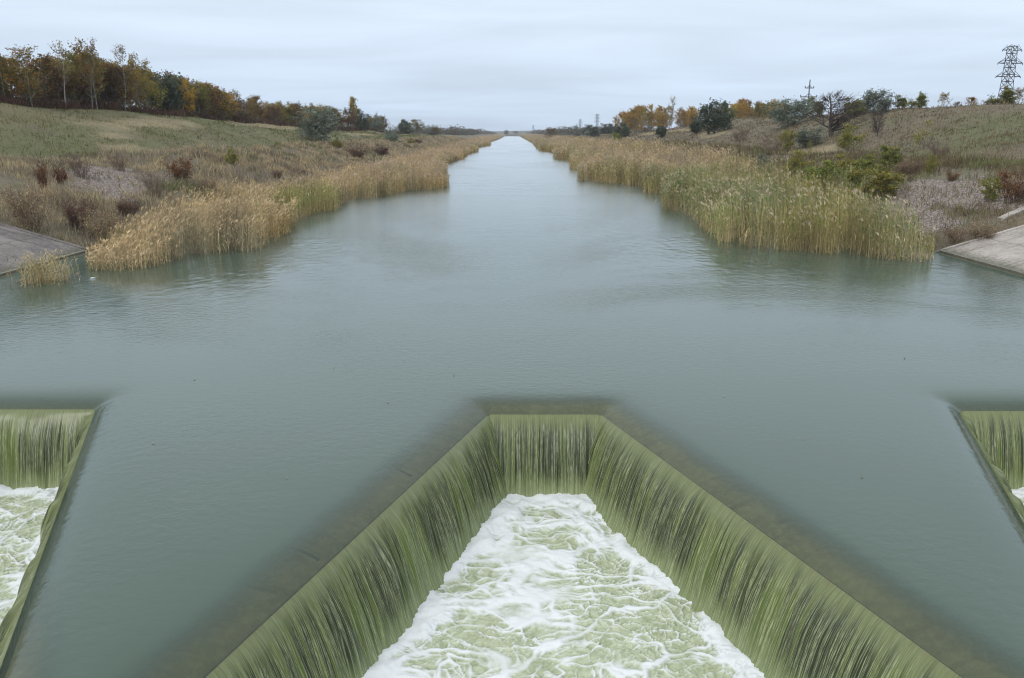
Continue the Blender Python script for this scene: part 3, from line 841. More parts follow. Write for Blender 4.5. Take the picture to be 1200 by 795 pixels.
rg = np.random.default_rng(55)
P = sample_band(18.6, 23.5, 44, 60, lambda y: 16.0, rg)
k = (fbm(P[:, 0] / 2, P[:, 1] / 3, 56, 3) + 0.10 * np.cos((P[:, 1] - 52) / 5) > 0.50) & (patch_mask(P[:, 0], P[:, 1], GRAVEL) < 0.3); P = P[k]; n = len(P)
reeds(P, rg.uniform(0.9, 1.8, n), rg.uniform(0.75, 1.0, n), np.tile([0.45, 0.42, 0.28], (n, 1)), rg, wind=(-0.2, -0.1), name='tall_weeds', label='tall leafy green weeds behind the right reeds near the pink gravel', plume_p=0.15, leafn=8)
dead = lambda x, y, rg: rg.uniform(0.35, 0.95, len(x))
veg(1, 30, 60, 30, 300, 0.8, dead, 'dead_weeds', 'tall dark dead weeds dotted over the right hillside', [(0.12, 0.09, 0.06, 2), (0.19, 0.145, 0.095, 2), (0.26, 0.21, 0.135, 1.5)], 431, per=5, spread=0.22)
veg(-1, 30, 46, 30, 300, 0.5, dead, 'dead_weeds', 'tall dry weeds dotted over the left hillside', [(0.12, 0.10, 0.05, 3), (0.20, 0.17, 0.09, 2)], 432, per=5, spread=0.22)

# ------------------------------------------------------------------ trees and shrubs
def plant_model(seed, h, r, cb, shape, stems, limbs, twigs, leaves, ls, lcols, bark, tw_c, spread=0.5, trunk_r=None, up=0.5, twl=0.35, tww=0.018, leafspread=0.12, droop=0.0):
    rg = np.random.default_rng(seed)
    tg_, cg = G(), G()
    trunk_r = trunk_r or h * 0.016
    def env(q):
        if shape == 'oval': return np.sin(np.pi * np.clip(q, 0.02, 0.98) ** 0.85) ** 0.65
        if shape == 'cone': return np.clip(1 - q, 0.03, 1) ** 0.8 * np.clip(q * 6 + 0.3, 0, 1)
        if shape == 'dome': return np.sqrt(np.clip(1 - q ** 2.4, 0.01, 1)) * np.clip(q * 2 + 0.65, 0, 1)
        return np.clip(0.25 + q, 0, 1)       # fan
    starts, ends = [], []
    lob = rg.uniform(0, 6.28, 3)
    for s in range(stems):
        if stems == 1:
            top = np.array([rg.normal(0, 0.05) * h, rg.normal(0, 0.05) * h, h * 0.93]); b0 = np.zeros(3)
        else:
            a = rg.uniform(0, 6.28); q = rg.uniform(0.45, 1.0)
            rr = r * env(np.array((q - cb) / (1 - cb) if q > cb else 0.05)) * rg.uniform(0.2, 0.95) * spread * 2
            top = np.array([math.cos(a) * rr, math.sin(a) * rr, h * q]); b0 = np.array([math.cos(a + 0.4), math.sin(a + 0.4), 0]) * rg.uniform(0, 0.38) * r * (1 if trunk_r < 0.07 else 0.3)
        ts = np.linspace(0, 1, 6)
        pts = b0 + (top - b0) * ts[:, None] + np.stack([np.sin(ts * 5 + s), np.cos(ts * 4 + s), 0 * ts], 1) * h * 0.012 * (ts * (1 - ts) * 4)[:, None]
        if stems > 1: pts[:, :2] = b0[:2] + (top - b0)[:2] * (ts ** (1.05 if trunk_r < 0.07 else 1.3))[:, None]
        tr = trunk_r / math.sqrt(stems) * (1.15 - ts) ** 0.8
        tr[0] *= 1.35
        pts[0, 2] = -0.25
        tube(tg_, pts, np.maximum(tr, 0.006), np.array(bark) * rg.uniform(0.85, 1.15), 6)
        for l in range(max(1, limbs // stems)):
            q0 = rg.uniform(cb * 0.9, 0.92) if stems == 1 else rg.uniform(max(cb, 0.06), 0.95)
            i = q0 * 5; k = min(int(i), 4); p0 = pts[k] + (pts[k + 1] - pts[k]) * (i - k)
            a = rg.uniform(0, 6.28) if stems == 1 else math.atan2(top[1], top[0]) + rg.normal(0, 1.0)
            zt = min(0.99, p0[2] / h + rg.uniform(0.05, 0.35) * up * 2 * (1 - p0[2] / h) + 0.03)
            q = np.array(np.clip((zt - cb) / (1 - cb), 0.02, 0.99))
            rr = r * float(env(q)) * rg.uniform(0.6, 1.05) * (1 + 0.22 * math.sin(3 * a + lob[0]) + 0.12 * math.sin(5 * a + lob[1]))
            p1 = np.array([math.cos(a) * rr, math.sin(a) * rr, zt * h])
            if stems > 1: p1 = p0 + (p1 - p0) * rg.uniform(0.3, 0.8)
            mid = (p0 + p1) / 2 + np.array([0, 0, -0.04 * h * up]) + rg.normal(0, 0.02 * h, 3)
            P = np.stack([p0, mid, p1]); lr = max(0.007, tr[k] * 0.45)
            tube(tg_, P, [lr, lr * 0.65, lr * 0.3], np.array(bark if bark[0] < 0.3 else (0.17, 0.13, 0.105)) * 0.9, 4)
            starts.append(P); 
    L = np.array(starts)                       # (n,3,3)
    n = len(L) * twigs
    li = rg.integers(0, len(L), n); t = rg.uniform(0.3, 1.0, n)[:, None]
    A_ = L[li]; base = np.where(t < 0.5, A_[:, 0] + (A_[:, 1] - A_[:, 0]) * t * 2, A_[:, 1] + (A_[:, 2] - A_[:, 1]) * (t * 2 - 1))
    ld = unit(A_[:, 2] - A_[:, 0])
    d = unit(ld * 0.7 + rg.normal(0, 0.6, (n, 3)) + np.array([0, 0, up * 0.9 - droop]))
    tl = rg.uniform(0.5, 1.2, n) * r * twl
    cg.add(*blades(base, d, tl, tww, np.tile([0, 0, -0.1 - droop], (n, 1)), unit(np.cross(d, rg.normal(0, 1, (n, 3)))), (1, 0.7, 0), np.array(tw_c), np.array(tw_c)), 0)
    # finer side twigs
    n2 = n * 2; ti = rg.integers(0, n, n2); s = rg.uniform(0.2, 0.95, n2)[:, None]
    b2 = base[ti] + d[ti] * tl[ti][:, None] * s; d2 = unit(d[ti] + rg.normal(0, 0.6, (n2, 3)))
    t2 = tl[ti] * rg.uniform(0.3, 0.6, n2)
    cg.add(*blades(b2, d2, t2, tww * 0.7, np.zeros((n2, 3)), unit(np.cross(d2, rg.normal(0, 1, (n2, 3)))), (1, 0), np.array(tw_c), np.array(tw_c)), 0)
    if leaves:
        n3 = n * leaves; ti = rg.integers(0, n2, n3)
        P = b2[ti] + d2[ti] * (t2[ti] * rg.uniform(0, 1.15, n3))[:, None] + rg.normal(0, leafspread, (n3, 3))
        cl = choose(rg, n2, lcols)[ti] * rg.uniform(0.75, 1.25, n3)[:, None]
        u = unit(rg.normal(0, 1, (n3, 3))); sd = unit(np.cross(u, rg.normal(0, 1, (n3, 3))))
        l_ = ls * rg.uniform(0.6, 1.35, n3)
        cg.add(*blades(P - u * (l_ / 2)[:, None], u, l_, l_ * 0.62, np.zeros((n3, 3)), sd, (0.25, 1, 0), cl, cl), 0)
    return tg_, cg, h

KINDS = {}
def kind(name, variants, **kw):
    out = []
    for i in range(variants):
        k2 = dict(kw); k2['h'] = kw['h'] * (1 + 0.06 * (i - variants / 2)); 
        tg_, cg, h = plant_model(900 + len(KINDS) * 31 + i, **k2)
        zmax = np.concatenate(cg.V)[:, 2].max()
        tm_ = tg_.mesh(name + '_trunk', M_BARK, True); cm = cg.mesh(name + '_crown', M_LEAF)
        both = G()
        V, T, C, M = tg_.arrays(); both.add(V, T, C, 0); V, T, C, M = cg.arrays(); both.add(V, T, C, 1)
        out.append((tm_, cm, zmax, both))
    KINDS[name] = out
BIRCHB = (0.26, 0.245, 0.22); GREYB = (0.13, 0.115, 0.10); DARKB = (0.07, 0.055, 0.045); TWB = (0.10, 0.07, 0.055); TWR = (0.085, 0.045, 0.04)
GOLD = [(0.30, 0.20, 0.045, 3), (0.24, 0.19, 0.05, 3), (0.14, 0.135, 0.04, 2), (0.34, 0.20, 0.035, 1)]
OLVY = [(0.18, 0.17, 0.045, 3), (0.12, 0.135, 0.04, 2.5), (0.27, 0.21, 0.05, 2.5), (0.16, 0.10, 0.04, 1)]
BRWN = [(0.14, 0.070, 0.038, 3), (0.17, 0.10, 0.045, 2), (0.08, 0.065, 0.03, 2), (0.16, 0.12, 0.045, 1)]
ORNG = [(0.42, 0.25, 0.04, 3), (0.34, 0.19, 0.04, 3), (0.42, 0.30, 0.06, 2), (0.20, 0.15, 0.05, 1)]
SILV = [(0.18, 0.21, 0.165, 3), (0.13, 0.155, 0.115, 3), (0.25, 0.275, 0.225, 2), (0.08, 0.10, 0.06, 1)]
DGRN = [(0.055, 0.075, 0.045, 3), (0.08, 0.10, 0.065, 3), (0.12, 0.14, 0.10, 1.5)]
RUST = [(0.17, 0.07, 0.035, 3), (0.12, 0.05, 0.03, 3), (0.21, 0.11, 0.05, 1.5)]
YGRN = [(0.24, 0.235, 0.05, 3), (0.18, 0.20, 0.05, 3), (0.30, 0.25, 0.06, 1.5)]
TANS = [(0.36, 0.28, 0.17, 3), (0.27, 0.20, 0.13, 3), (0.20, 0.15, 0.10, 2)]
kind('golden_birch', 3, h=7, r=1.6, cb=0.16, shape='oval', stems=1, limbs=32, twigs=8, leaves=7, ls=0.17, lcols=GOLD, bark=BIRCHB, tw_c=TWB, trunk_r=0.05, up=0.8)
kind('bare_birch', 2, h=7, r=1.2, cb=0.4, shape='oval', stems=1, limbs=24, twigs=12, leaves=1, ls=0.15, lcols=GOLD, bark=(0.30, 0.285, 0.26), tw_c=(0.16, 0.13, 0.11), trunk_r=0.05, up=0.8)
kind('wood_tree', 4, h=6, r=1.9, cb=0.04, shape='oval', stems=1, limbs=40, twigs=8, leaves=8, ls=0.19, lcols=OLVY, bark=GREYB, tw_c=TWB, up=0.7)
kind('brown_tree', 4, h=5.6, r=1.9, cb=0.03, shape='oval', stems=1, limbs=40, twigs=10, leaves=6, ls=0.18, lcols=BRWN, bark=GREYB, tw_c=TWR, up=0.8)
kind('orange_tree', 4, h=7, r=2.2, cb=0.08, shape='oval', stems=1, limbs=40, twigs=8, leaves=9, ls=0.24, lcols=ORNG, bark=(0.2, 0.17, 0.14), tw_c=TWB, up=0.7)
kind('silver_tree', 3, h=4.6, r=2.7, cb=0.02, shape='dome', stems=5, limbs=70, twigs=9, leaves=10, ls=0.17, lcols=SILV, bark=DARKB, tw_c=(0.10, 0.09, 0.075), up=0.45, spread=0.55)
kind('dark_tree', 3, h=5.4, r=2.8, cb=0.02, shape='dome', stems=5, limbs=75, twigs=9, leaves=10, ls=0.22, lcols=DGRN, bark=DARKB, tw_c=TWB, up=0.6, spread=0.55)
kind('bare_tree', 2, h=5.5, r=2.3, cb=0.14, shape='oval', stems=1, limbs=46, twigs=26, leaves=0, ls=0.1, lcols=BRWN, bark=DARKB, tw_c=(0.085, 0.07, 0.065), trunk_r=0.13, up=0.75, tww=0.034)
kind('green_tree', 3, h=4.0, r=2.0, cb=0.03, shape='dome', stems=5, limbs=55, twigs=8, leaves=9, ls=0.2, lcols=YGRN + [(0.09, 0.13, 0.04, 4)], bark=GREYB, tw_c=TWB, up=0.6)
kind('golden_cone', 2, h=7.5, r=1.5, cb=0.08, shape='cone', stems=1, limbs=44, twigs=7, leaves=8, ls=0.2, lcols=ORNG + GOLD, bark=GREYB, tw_c=TWB, up=0.7)
kind('rust_shrub', 3, h=1.7, r=1.2, cb=0.02, shape='fan', stems=20, limbs=70, twigs=8, leaves=4, ls=0.085, lcols=RUST, bark=(0.11, 0.07, 0.05), tw_c=TWR, trunk_r=0.06, up=0.6, leafspread=0.05, tww=0.012)
kind('twig_shrub', 3, h=1.8, r=1.25, cb=0.05, shape='fan', stems=22, limbs=66, twigs=9, leaves=0, ls=0.06, lcols=TANS, bark=(0.15, 0.11, 0.085), tw_c=(0.17, 0.125, 0.10), trunk_r=0.055, up=0.9, tww=0.012)
kind('tan_shrub', 3, h=1.9, r=1.3, cb=0.05, shape='fan', stems=22, limbs=66, twigs=7, leaves=3, ls=0.08, lcols=TANS, bark=(0.17, 0.12, 0.08), tw_c=(0.22, 0.16, 0.11), trunk_r=0.055, up=0.9, leafspread=0.06, tww=0.012)
kind('yellow_shrub', 3, h=2.0, r=1.1, cb=0.03, shape='dome', stems=12, limbs=36, twigs=7, leaves=7, ls=0.11, lcols=YGRN, bark=(0.13, 0.11, 0.07), tw_c=(0.14, 0.11, 0.06), trunk_r=0.05, up=0.9, leafspread=0.06, tww=0.012)
kind('thin_sapling', 2, h=2.6, r=0.8, cb=0.15, shape='oval', stems=4, limbs=16, twigs=6, leaves=3, ls=0.11, lcols=YGRN, bark=(0.14, 0.11, 0.09), tw_c=(0.15, 0.11, 0.08), trunk_r=0.04, up=0.9, tww=0.012)
kind('dark_red_shrub', 2, h=1.6, r=1.2, cb=0.03, shape='fan', stems=24, limbs=72, twigs=10, leaves=2, ls=0.07, lcols=[(0.11, 0.055, 0.04, 3), (0.15, 0.09, 0.06, 2)], bark=(0.10, 0.07, 0.055), tw_c=(0.12, 0.075, 0.06), trunk_r=0.05, up=0.6, leafspread=0.05, tww=0.013)

NAME = dict(golden_birch='birch_tree', bare_birch='birch_tree', wood_tree='tree', brown_tree='tree', orange_tree='tree', silver_tree='tree', dark_tree='tree', bare_tree='bare_tree', green_tree='tree', golden_cone='tree',
            rust_shrub='shrub', twig_shrub='shrub', tan_shrub='shrub', yellow_shrub='shrub', thin_sapling='sapling', dark_red_shrub='shrub')
ONE = {}
cnt = [0]
def plant(k, p, h, label, group=None, parts=True, wide=1.0):
    vs = KINDS[k]; i = cnt[0] % len(vs); cnt[0] += 1
    tm_, cm, zmax, both = vs[i]
    s = h / zmax; nm = NAME[k]; cat = {'sapling': 'sapling', 'shrub': 'shrub'}.get(nm, 'tree')
    rz = random.uniform(0, 6.28); loc = (p[0], p[1], float(H(p[0], p[1])) - 0.03)
    sc = (s * wide, s * wide, s)
    if parts:
        r_ = bpy.data.objects.new(nm, None); COL.objects.link(r_); r_.empty_display_size = 0.3
        r_.location = loc; r_.rotation_euler = (0, 0, rz); r_.scale = sc
        obj('stems' if nm == 'shrub' else 'trunk', tm_, r_)
        obj('foliage' if nm == 'shrub' else 'crown', cm, r_)
    else:
        if (k, i) not in ONE: ONE[(k, i)] = both.mesh(k + '_whole', [M_BARK, M_LEAF])
        r_ = obj(nm, ONE[(k, i)], None, loc); r_.rotation_euler = (0, 0, rz); r_.scale = sc
    return tag(r_, label, cat, group)

def plant_px(k, px, py, hpx, label, group=None, Y=None, wide=1.0):
    p = hit(px, py) if Y is None else at_y(px, py, Y)
    return plant(k, p, hpx / FPX * depth(p), label, group, True, wide)

def crest_px(k, px, py_top, label, xx=-43.8, wide=1.0, parts=True):
    zc = xx / (px - CX) * FPX; Yd = zc
    for _ in range(5): Yd += zc - depth((xx, Yd, float(H(xx, Yd))))
    t = at_y(px, py_top, Yd); return plant(k, t, t[2] - float(H(t[0], t[1])), label, None, True, wide)

# --- named plants, from left to right (base pixel, height in pixels)
T = plant_px
crest_px('bare_birch', 66, 45, 'thin nearly bare birch with white trunk, leftmost of the skyline birches', wide=1.0)
crest_px('golden_birch', 97, 42, 'tallest golden birch on the left hilltop')
crest_px('bare_birch', 105, 56, 'white birch trunk close to the tallest golden birch', xx=-43.2, wide=0.9)
crest_px('bare_birch', 137, 48, 'bare topped birch standing right of the tallest golden birch')
crest_px('golden_birch', 158, 61, 'olive green leafed birch next to the bare topped birch')
crest_px('golden_birch', 27, 50, 'olive gold tree standing at the left end of the hilltop wood', wide=1.3)
crest_px('golden_cone', 413, 112, 'orange yellow cone shaped tree at the end of the left wood')
T('silver_tree', 374, 168, 46, 'large silvery green shrub tree alone on the left slope', wide=1.3)
crest_px('dark_tree', 420, 125, 'dark green bushy tree next to the orange cone shaped tree')
crest_px('silver_tree', 437, 130, 'grey green bushy tree behind the dark green one on the left slope')
crest_px('brown_tree', 449, 134, 'dark purple brown bush beyond the grey green trees')
crest_px('dark_tree', 473, 138, 'dark green tree near the far end of the left slope')
T('silver_tree', 458, 167, 17, 'pale grey green shrub on the lower left bank by reddish bushes', wide=1.3)
T('yellow_shrub', 482, 170, 9, 'tiny yellow shrub on the far left bank', wide=1.5)
T('dark_red_shrub', 490, 169, 10, 'small dark red shrub right of the tiny yellow shrub', wide=1.3)
T('rust_shrub', 51, 224, 40, 'narrow rust brown shrub standing upright on the left bank', wide=0.36)
T('rust_shrub', 72, 216, 22, 'small rust brown shrub beside the upright one', wide=0.8)
T('twig_shrub', 95, 208, 34, 'thin bare shrub behind the small rust brown one')
T('rust_shrub', 213, 213, 34, 'round rust brown shrub on the left gravel bank', wide=1.0)
T('yellow_shrub', 272, 196, 24, 'olive brown shrub at the foot of the left hill')
T('twig_shrub', 182, 230, 36, 'bare fan shaped shrub growing on grey gravel', wide=1.0)
T('twig_shrub', 140, 200, 26, 'faint bare shrub behind the grey gravel patch')
T('tan_shrub', 38, 269, 62, 'large fan shaped straw brown shrub above the dark slab')
T('dark_red_shrub', 95, 270, 48, 'reddish brown shrub between the fan shrub and the reeds', wide=0.8)
T('tan_shrub', 118, 282, 50, 'straw coloured shrub near the corner of the dark slab', wide=0.9)
T('dark_red_shrub', 152, 255, 30, 'dark brown shrub in front of the grey gravel')
T('tan_shrub', 245, 226, 24, 'low grey tan shrub behind the golden reeds', wide=1.2)
T('dark_red_shrub', 325, 211, 16, 'dark brown shrub sunk among the straw reeds', wide=0.9)
T('dark_red_shrub', 418, 186, 20, 'wide dark red thicket left of the reeds by the silvery tree', wide=1.6)
T('dark_red_shrub', 446, 183, 16, 'dark red shrub at the right end of the thicket', wide=1.4)
T('yellow_shrub', 395, 176, 16, 'low yellowish shrub under the silvery shrub tree', wide=1.2)
# right bank
T('orange_tree', 742, 152, 26, 'leftmost orange tree of the grove on the right bank')
T('dark_tree', 729, 163, 20, 'dark green bush below the orange grove', wide=1.3)
T('green_tree', 722, 167, 13, 'bright green low bush left of the orange grove', wide=1.3)
T('bare_birch', 786, 155, 42, 'pale bare birch standing in front of the orange grove')
T('bare_birch', 796, 155, 30, 'leaning pale trunk right of the bare birch')
T('dark_tree', 774, 162, 15, 'small dark bush at the sandy cut below the grove', wide=1.1)
T('dark_tree', 838, 156, 40, 'big dark grey green tree on the right slope', wide=1.35)
T('dark_tree', 816, 157, 22, 'lower dark bush joined to the big grey green tree', wide=1.3)
T('twig_shrub', 867, 166, 20, 'dark bare shrub on the brown right slope', wide=1.0)
T('silver_tree', 926, 148, 35, 'round silvery willow like tree with dark forked trunk', wide=1.8)
T('bare_tree', 974, 160, 54, 'bare dark tree with a fan of fine twigs on the right slope', wide=1.5)
T('silver_tree', 948, 172, 26, 'round silver grey shrub in front of the bare dark tree', wide=1.7)
T('silver_tree', 894, 196, 18, 'blue grey shrub poking out of the right reeds', wide=0.9)
T('yellow_shrub', 922, 179, 30, 'slim yellow green shrub left of the silver grey shrub', wide=0.9)
T('thin_sapling', 948, 186, 26, 'very thin yellow green stem in front of the silver grey shrub', wide=0.6)
T('yellow_shrub', 997, 176, 32, 'bright yellow leafed shrub right of the bare dark tree', wide=1.1)
T('bare_tree', 1028, 160, 32, 'small bare sapling with reddish twigs on the slope', wide=0.7)
T('thin_sapling', 1082, 175, 38, 'sparse yellow shrub alone on the mid slope', wide=1.3)
T('green_tree', 1040, 198, 30, 'rounded yellow green bush at the edge of the gravel', wide=1.3)
T('yellow_shrub', 1028, 236, 46, 'large yellow green bush between reeds and pink gravel', wide=1.7)
T('green_tree', 1005, 232, 40, 'green leafy bush sunk in the right reeds', wide=1.2)
T('yellow_shrub', 1092, 203, 24, 'pale thin shrub on top of the gravel slope', wide=0.8)
T('green_tree', 962, 226, 40, 'leafy green thicket just behind the plumed right reeds', wide=1.5)
T('yellow_shrub', 985, 214, 38, 'upright yellow green shrub among the tall green weeds', wide=1.3)
T('yellow_shrub', 938, 205, 30, 'yellowish shrub at the back edge of the right reeds', wide=1.3)
T('green_tree', 1012, 206, 26, 'low green bush between the yellow leafed shrub and the rounded bush', wide=1.5)
T('tan_shrub', 1065, 205, 24, 'grey straw shrub right of the rounded yellow green bush', wide=1.5)
T('twig_shrub', 1100, 184, 22, 'thin bare shrub beside the sparse yellow shrub', wide=1.4)
T('twig_shrub', 905, 178, 20, 'bare brown shrub left of the slim yellow green shrub', wide=1.5)
T('rust_shrub', 1116, 212, 14, 'low rust brown shrub in the middle of the gravel', wide=1.2)
T('rust_shrub', 1190, 238, 44, 'large rust brown shrub at the right edge', wide=1.0)
T('yellow_shrub', 1160, 237, 34, 'yellow green shrub beside the large rust brown one', wide=1.1)
T('tan_shrub', 1150, 282, 30, 'straw coloured shrub on the strip above the pale slab', wide=1.3)
T('tan_shrub', 1120, 284, 22, 'low straw coloured tuft at the reed end beside the pale slab', wide=1.3)
# skyline of the right hill: base just behind the crest
def sky_tree(k, px, py_top, Y, label, wide=1.0, group=None):
    t = at_y(px, py_top, Y); return plant(k, t, t[2] - float(H(t[0], t[1])), label, group, True, wide)
sky_tree('green_tree', 957, 112, 120, 'green tree hidden behind the silvery forked tree', 1.3)
sky_tree('green_tree', 1000, 112, 105, 'light green tree on the skyline right of the bare dark tree', 1.7)
sky_tree('silver_tree', 1030, 101, 100, 'large grey green tree on the right skyline', 1.3)
sky_tree('green_tree', 1057, 110, 100, 'dark green small tree on the skyline next to the large grey green one', 1.3)
sky_tree('green_tree', 1078, 106, 98, 'pointed yellow green tree on the bare right skyline', 1.35)
sky_tree('golden_birch', 1108, 107, 98, 'golden leafed tree alone on the right skyline', 1.6)
sky_tree('orange_tree', 1139, 113, 98, 'small orange tree on the skyline left of the pylon', 1.7)
sky_tree('green_tree', 1178, 99, 90, 'green tree in front of the pylon foot', 1.5)
sky_tree('golden_birch', 1196, 101, 90, 'golden green tree right of the pylon foot', 1.2)

sky_tree('green_tree', 1014, 117, 104, 'low green bush tucked left of the large grey green skyline tree', 1.5)
sky_tree('brown_tree', 1122, 118, 99, 'low brownish bush on the skyline between golden and orange trees', 1.6)
sky_tree('brown_tree', 1163, 117, 96, 'low brownish bush on the skyline just left of the pylon trees', 1.6)
rg = np.random.default_rng(77)
# orange grove
for i in range(26):
    px = rg.uniform(730, 832); Yd = rg.uniform(235, 300)
    sky_tree('orange_tree' if rg.random() < 0.75 else 'golden_birch', px, 129 - 4 * math.sin((px - 735) / 25) + rg.normal(0, 3), Yd, 'orange leaved tree in the grove on the right bank', group='trees of the orange grove')
for i in range(28):
    px = rg.uniform(842, 922); Yd = rg.uniform(175, 250)
    k = rg.choice(['wood_tree', 'orange_tree', 'green_tree', 'golden_birch', 'orange_tree'])
    sky_tree(k, px, 119 + rg.normal(0, 3.0), Yd, 'mixed green and golden tree in the wood behind the right slope', group='trees of the right wood')
# left wood: tops follow the wood's skyline
SKX = [-70, 0, 60, 100, 150, 200, 240, 300, 350, 410, 440, 470]; SKY = [60, 62, 62, 56, 72, 82, 95, 111, 120, 127, 136, 142]
made = 0
while made < 190:
    px = rg.uniform(-50, 452) if made < 112 else rg.uniform(225, 452); xx = -(43.6 + rg.exponential(4.5)); Yd = xx / (px - CX) * FPX / cp
    if Yd > 345: continue
    tz = at_y(px, np.interp(px, SKX, SKY) + abs(rg.normal(0, 13)) - 3, Yd)[2]
    hgt = max(2.6, tz - float(H(xx, Yd))); made += 1
    k = rg.choice(['brown_tree', 'wood_tree', 'golden_birch', 'orange_tree', 'dark_tree'], p=[0.32, 0.24, 0.27, 0.14, 0.03])
    plant(k, (xx, Yd), hgt, 'autumn tree in the dense wood along the left hilltop', 'trees of the left hilltop wood', True, rg.uniform(0.9, 1.35))
# undergrowth below the wood
n = 900; Yd = 42 * (320 / 42) ** rg.uniform(0, 1, n); xx = -(43.0 + rg.exponential(2.6, n))
P = np.stack([xx, Yd], 1)
PP = np.repeat(P, 16, 0) + rg.normal(0, 0.55, (n * 16, 2))
hh = rg.uniform(0.3, 1.0, len(PP)) * (0.5 + 1.8 * fbm(PP[:, 0] / 2, PP[:, 1] / 2.5, 333, 3))
tufts(PP, hh, choose(rg, len(PP), [(0.085, 0.045, 0.035, 3), (0.12, 0.07, 0.05, 2), (0.07, 0.055, 0.035, 2)]), rg, 'undergrowth', 'dark reddish undergrowth along the edge of the left wood', per=6, spread=0.3, wk=0.7, cat='undergrowth')

# far trees along both sides of the canal
def far_tree(x, Yd, h, label, group, kinds, p):
    plant(str(rg.choice(kinds, p=p)), (x, Yd), h, label, group, False, rg.uniform(1.2, 2.4))
for i in range(26):
    Yd = 300 * (1500 / 300) ** rg.uniform(0, 1); x = -(30 + rg.exponential(0.055 * Yd) + max(0, (Yd - 300) * 0.012))
    far_tree(x, Yd, rg.uniform(3.5, 7.0), 'distant dull green tree low on the horizon left of the canal', 'far trees left of the canal', ['dark_tree', 'silver_tree', 'brown_tree', 'wood_tree'], [0.4, 0.25, 0.2, 0.15])
for i in range(26):
    Yd = 330 * (1500 / 330) ** rg.uniform(0, 1); x = 30 + rg.exponential(0.06 * Yd)
    far_tree(x, Yd, rg.uniform(3.0, 6.5), 'distant dull tree low on the horizon right of the canal', 'far trees right of the canal', ['dark_tree', 'silver_tree', 'brown_tree', 'orange_tree'], [0.3, 0.25, 0.35, 0.1])
for i in range(14):
    x = rg.uniform(-90, 120); Yd = rg.uniform(1330, 1500)
    far_tree(x, Yd, rg.uniform(5, 9), 'tiny tree closing the view beyond the end of the canal', 'trees beyond the canal end', ['dark_tree', 'brown_tree', 'wood_tree'], [0.4, 0.35, 0.25])
def far_named(k, px, py_top, Yd, label, wide=1.0):
    t = at_y(px, py_top, Yd); r_ = plant(k, t, t[2] - float(H(t[0], t[1])), label, None, True, wide)
g = G(); rgt = np.random.default_rng(321)
for sgn in (-1, 1):
    n = 620; Yd = 520 * (1900 / 520) ** rgt.uniform(0, 1, n); xx = sgn * (34 + rgt.exponential(0.11, n) * Yd)
    for cx_, cy_ in zip(xx, Yd):
        z0 = float(H(cx_, cy_)); hh_ = rgt.uniform(2.5, 7.5); rr_ = hh_ * rgt.uniform(0.6, 1.3); m = 46
        v = unit(rgt.normal(0, 1, (m, 3))) * np.cbrt(rgt.uniform(0.1, 1, m))[:, None] * [rr_, rr_, hh_ * 0.55]
        P = v + [cx_, cy_, z0 + hh_ * 0.5]
        u = unit(rgt.normal(0, 1, (m, 3))); sd = unit(np.cross(u, rgt.normal(0, 1, (m, 3)))); ls = rgt.uniform(0.5, 1.3, m) * (0.6 + cy_ / 1500)
        base = np.array([(0.075, 0.09, 0.06), (0.10, 0.085, 0.055), (0.11, 0.125, 0.095), (0.12, 0.075, 0.045)][rgt.integers(0, 4)])
        c = base * rgt.uniform(0.7, 1.3, (m, 1))
        g.add(*blades(P - u * (ls / 2)[:, None], u, ls, ls * 0.7, np.zeros((m, 3)), sd, (0.3, 1, 0), c, c))
tag(obj('far_treeline', g.mesh('far_treeline', M_LEAF)), 'dull distant treeline and scrub along the horizon on both sides', 'woods', kind='stuff')
far_named('brown_tree', 646, 148, 420, 'round brown tree standing clear right of the canal end', 1.5)
far_named('dark_tree', 697, 147, 330, 'dark green tree below the larger far pylon', 1.2)
far_named('silver_tree', 676, 153, 380, 'grey green bush below the smaller far pylon', 1.4)
far_named('silver_tree', 661, 154, 400, 'pale grey green bush right of the round brown tree', 1.5)

# ------------------------------------------------------------------ pylons
def pylon_parts(hgt, bw, tw, arm, arms):
    g = G(); c = (0.06, 0.065, 0.08); lv = np.linspace(0, 1, 13)
    def half(t): return bw + (tw - bw) * min(1, t / 0.55) if t < 0.55 else tw * (1 - 0.18 * (t - 0.55) / 0.45)
    cor = [(-1, -1), (1, -1), (1, 1), (-1, 1)]
    rows = [[np.array([a * half(t), b * half(t), t * hgt]) for a, b in cor] for t in lv]
    for i in range(len(lv) - 1):
        for k in range(4):
            n = (k + 1) % 4
            bar(g, rows[i][k], rows[i + 1][k], 0.15, c)
            bar(g, rows[i][k], rows[i + 1][n], 0.09, c); bar(g, rows[i][n], rows[i + 1][k], 0.09, c)
            bar(g, rows[i + 1][k], rows[i + 1][n], 0.09, c)
    am = []
    for t, L in arms:
        z = t * hgt; w = half(t)
        for s in (-1, 1):
            ga = G()
            tip = np.array([s * (w + L), 0, z + 0.02])
            for b in (-1, 1):
                bar(ga, np.array([s * w, b * w, z]), tip, 0.13, c); bar(ga, np.array([s * w, b * w, z + 1.35]), tip, 0.10, c)
            bar(ga, np.array([s * w, 0, z + 0.7]), (np.array([s * w, 0, z]) + tip) / 2, 0.07, c)
            tube(ga, [tip, tip + [0, 0, -0.2], tip + [0, 0, -0.4]], [0.08, 0.13, 0.08], (0.1, 0.1, 0.1), 6)
            am.append(ga.mesh('crossarm', M_STEEL))
    return g.mesh('pylon_frame', M_STEEL), am
PF, PA = pylon_parts(21.0, 2.0, 1.3, 3.4, [(0.955, 2.4), (0.80, 3.3), (0.64, 3.2)])
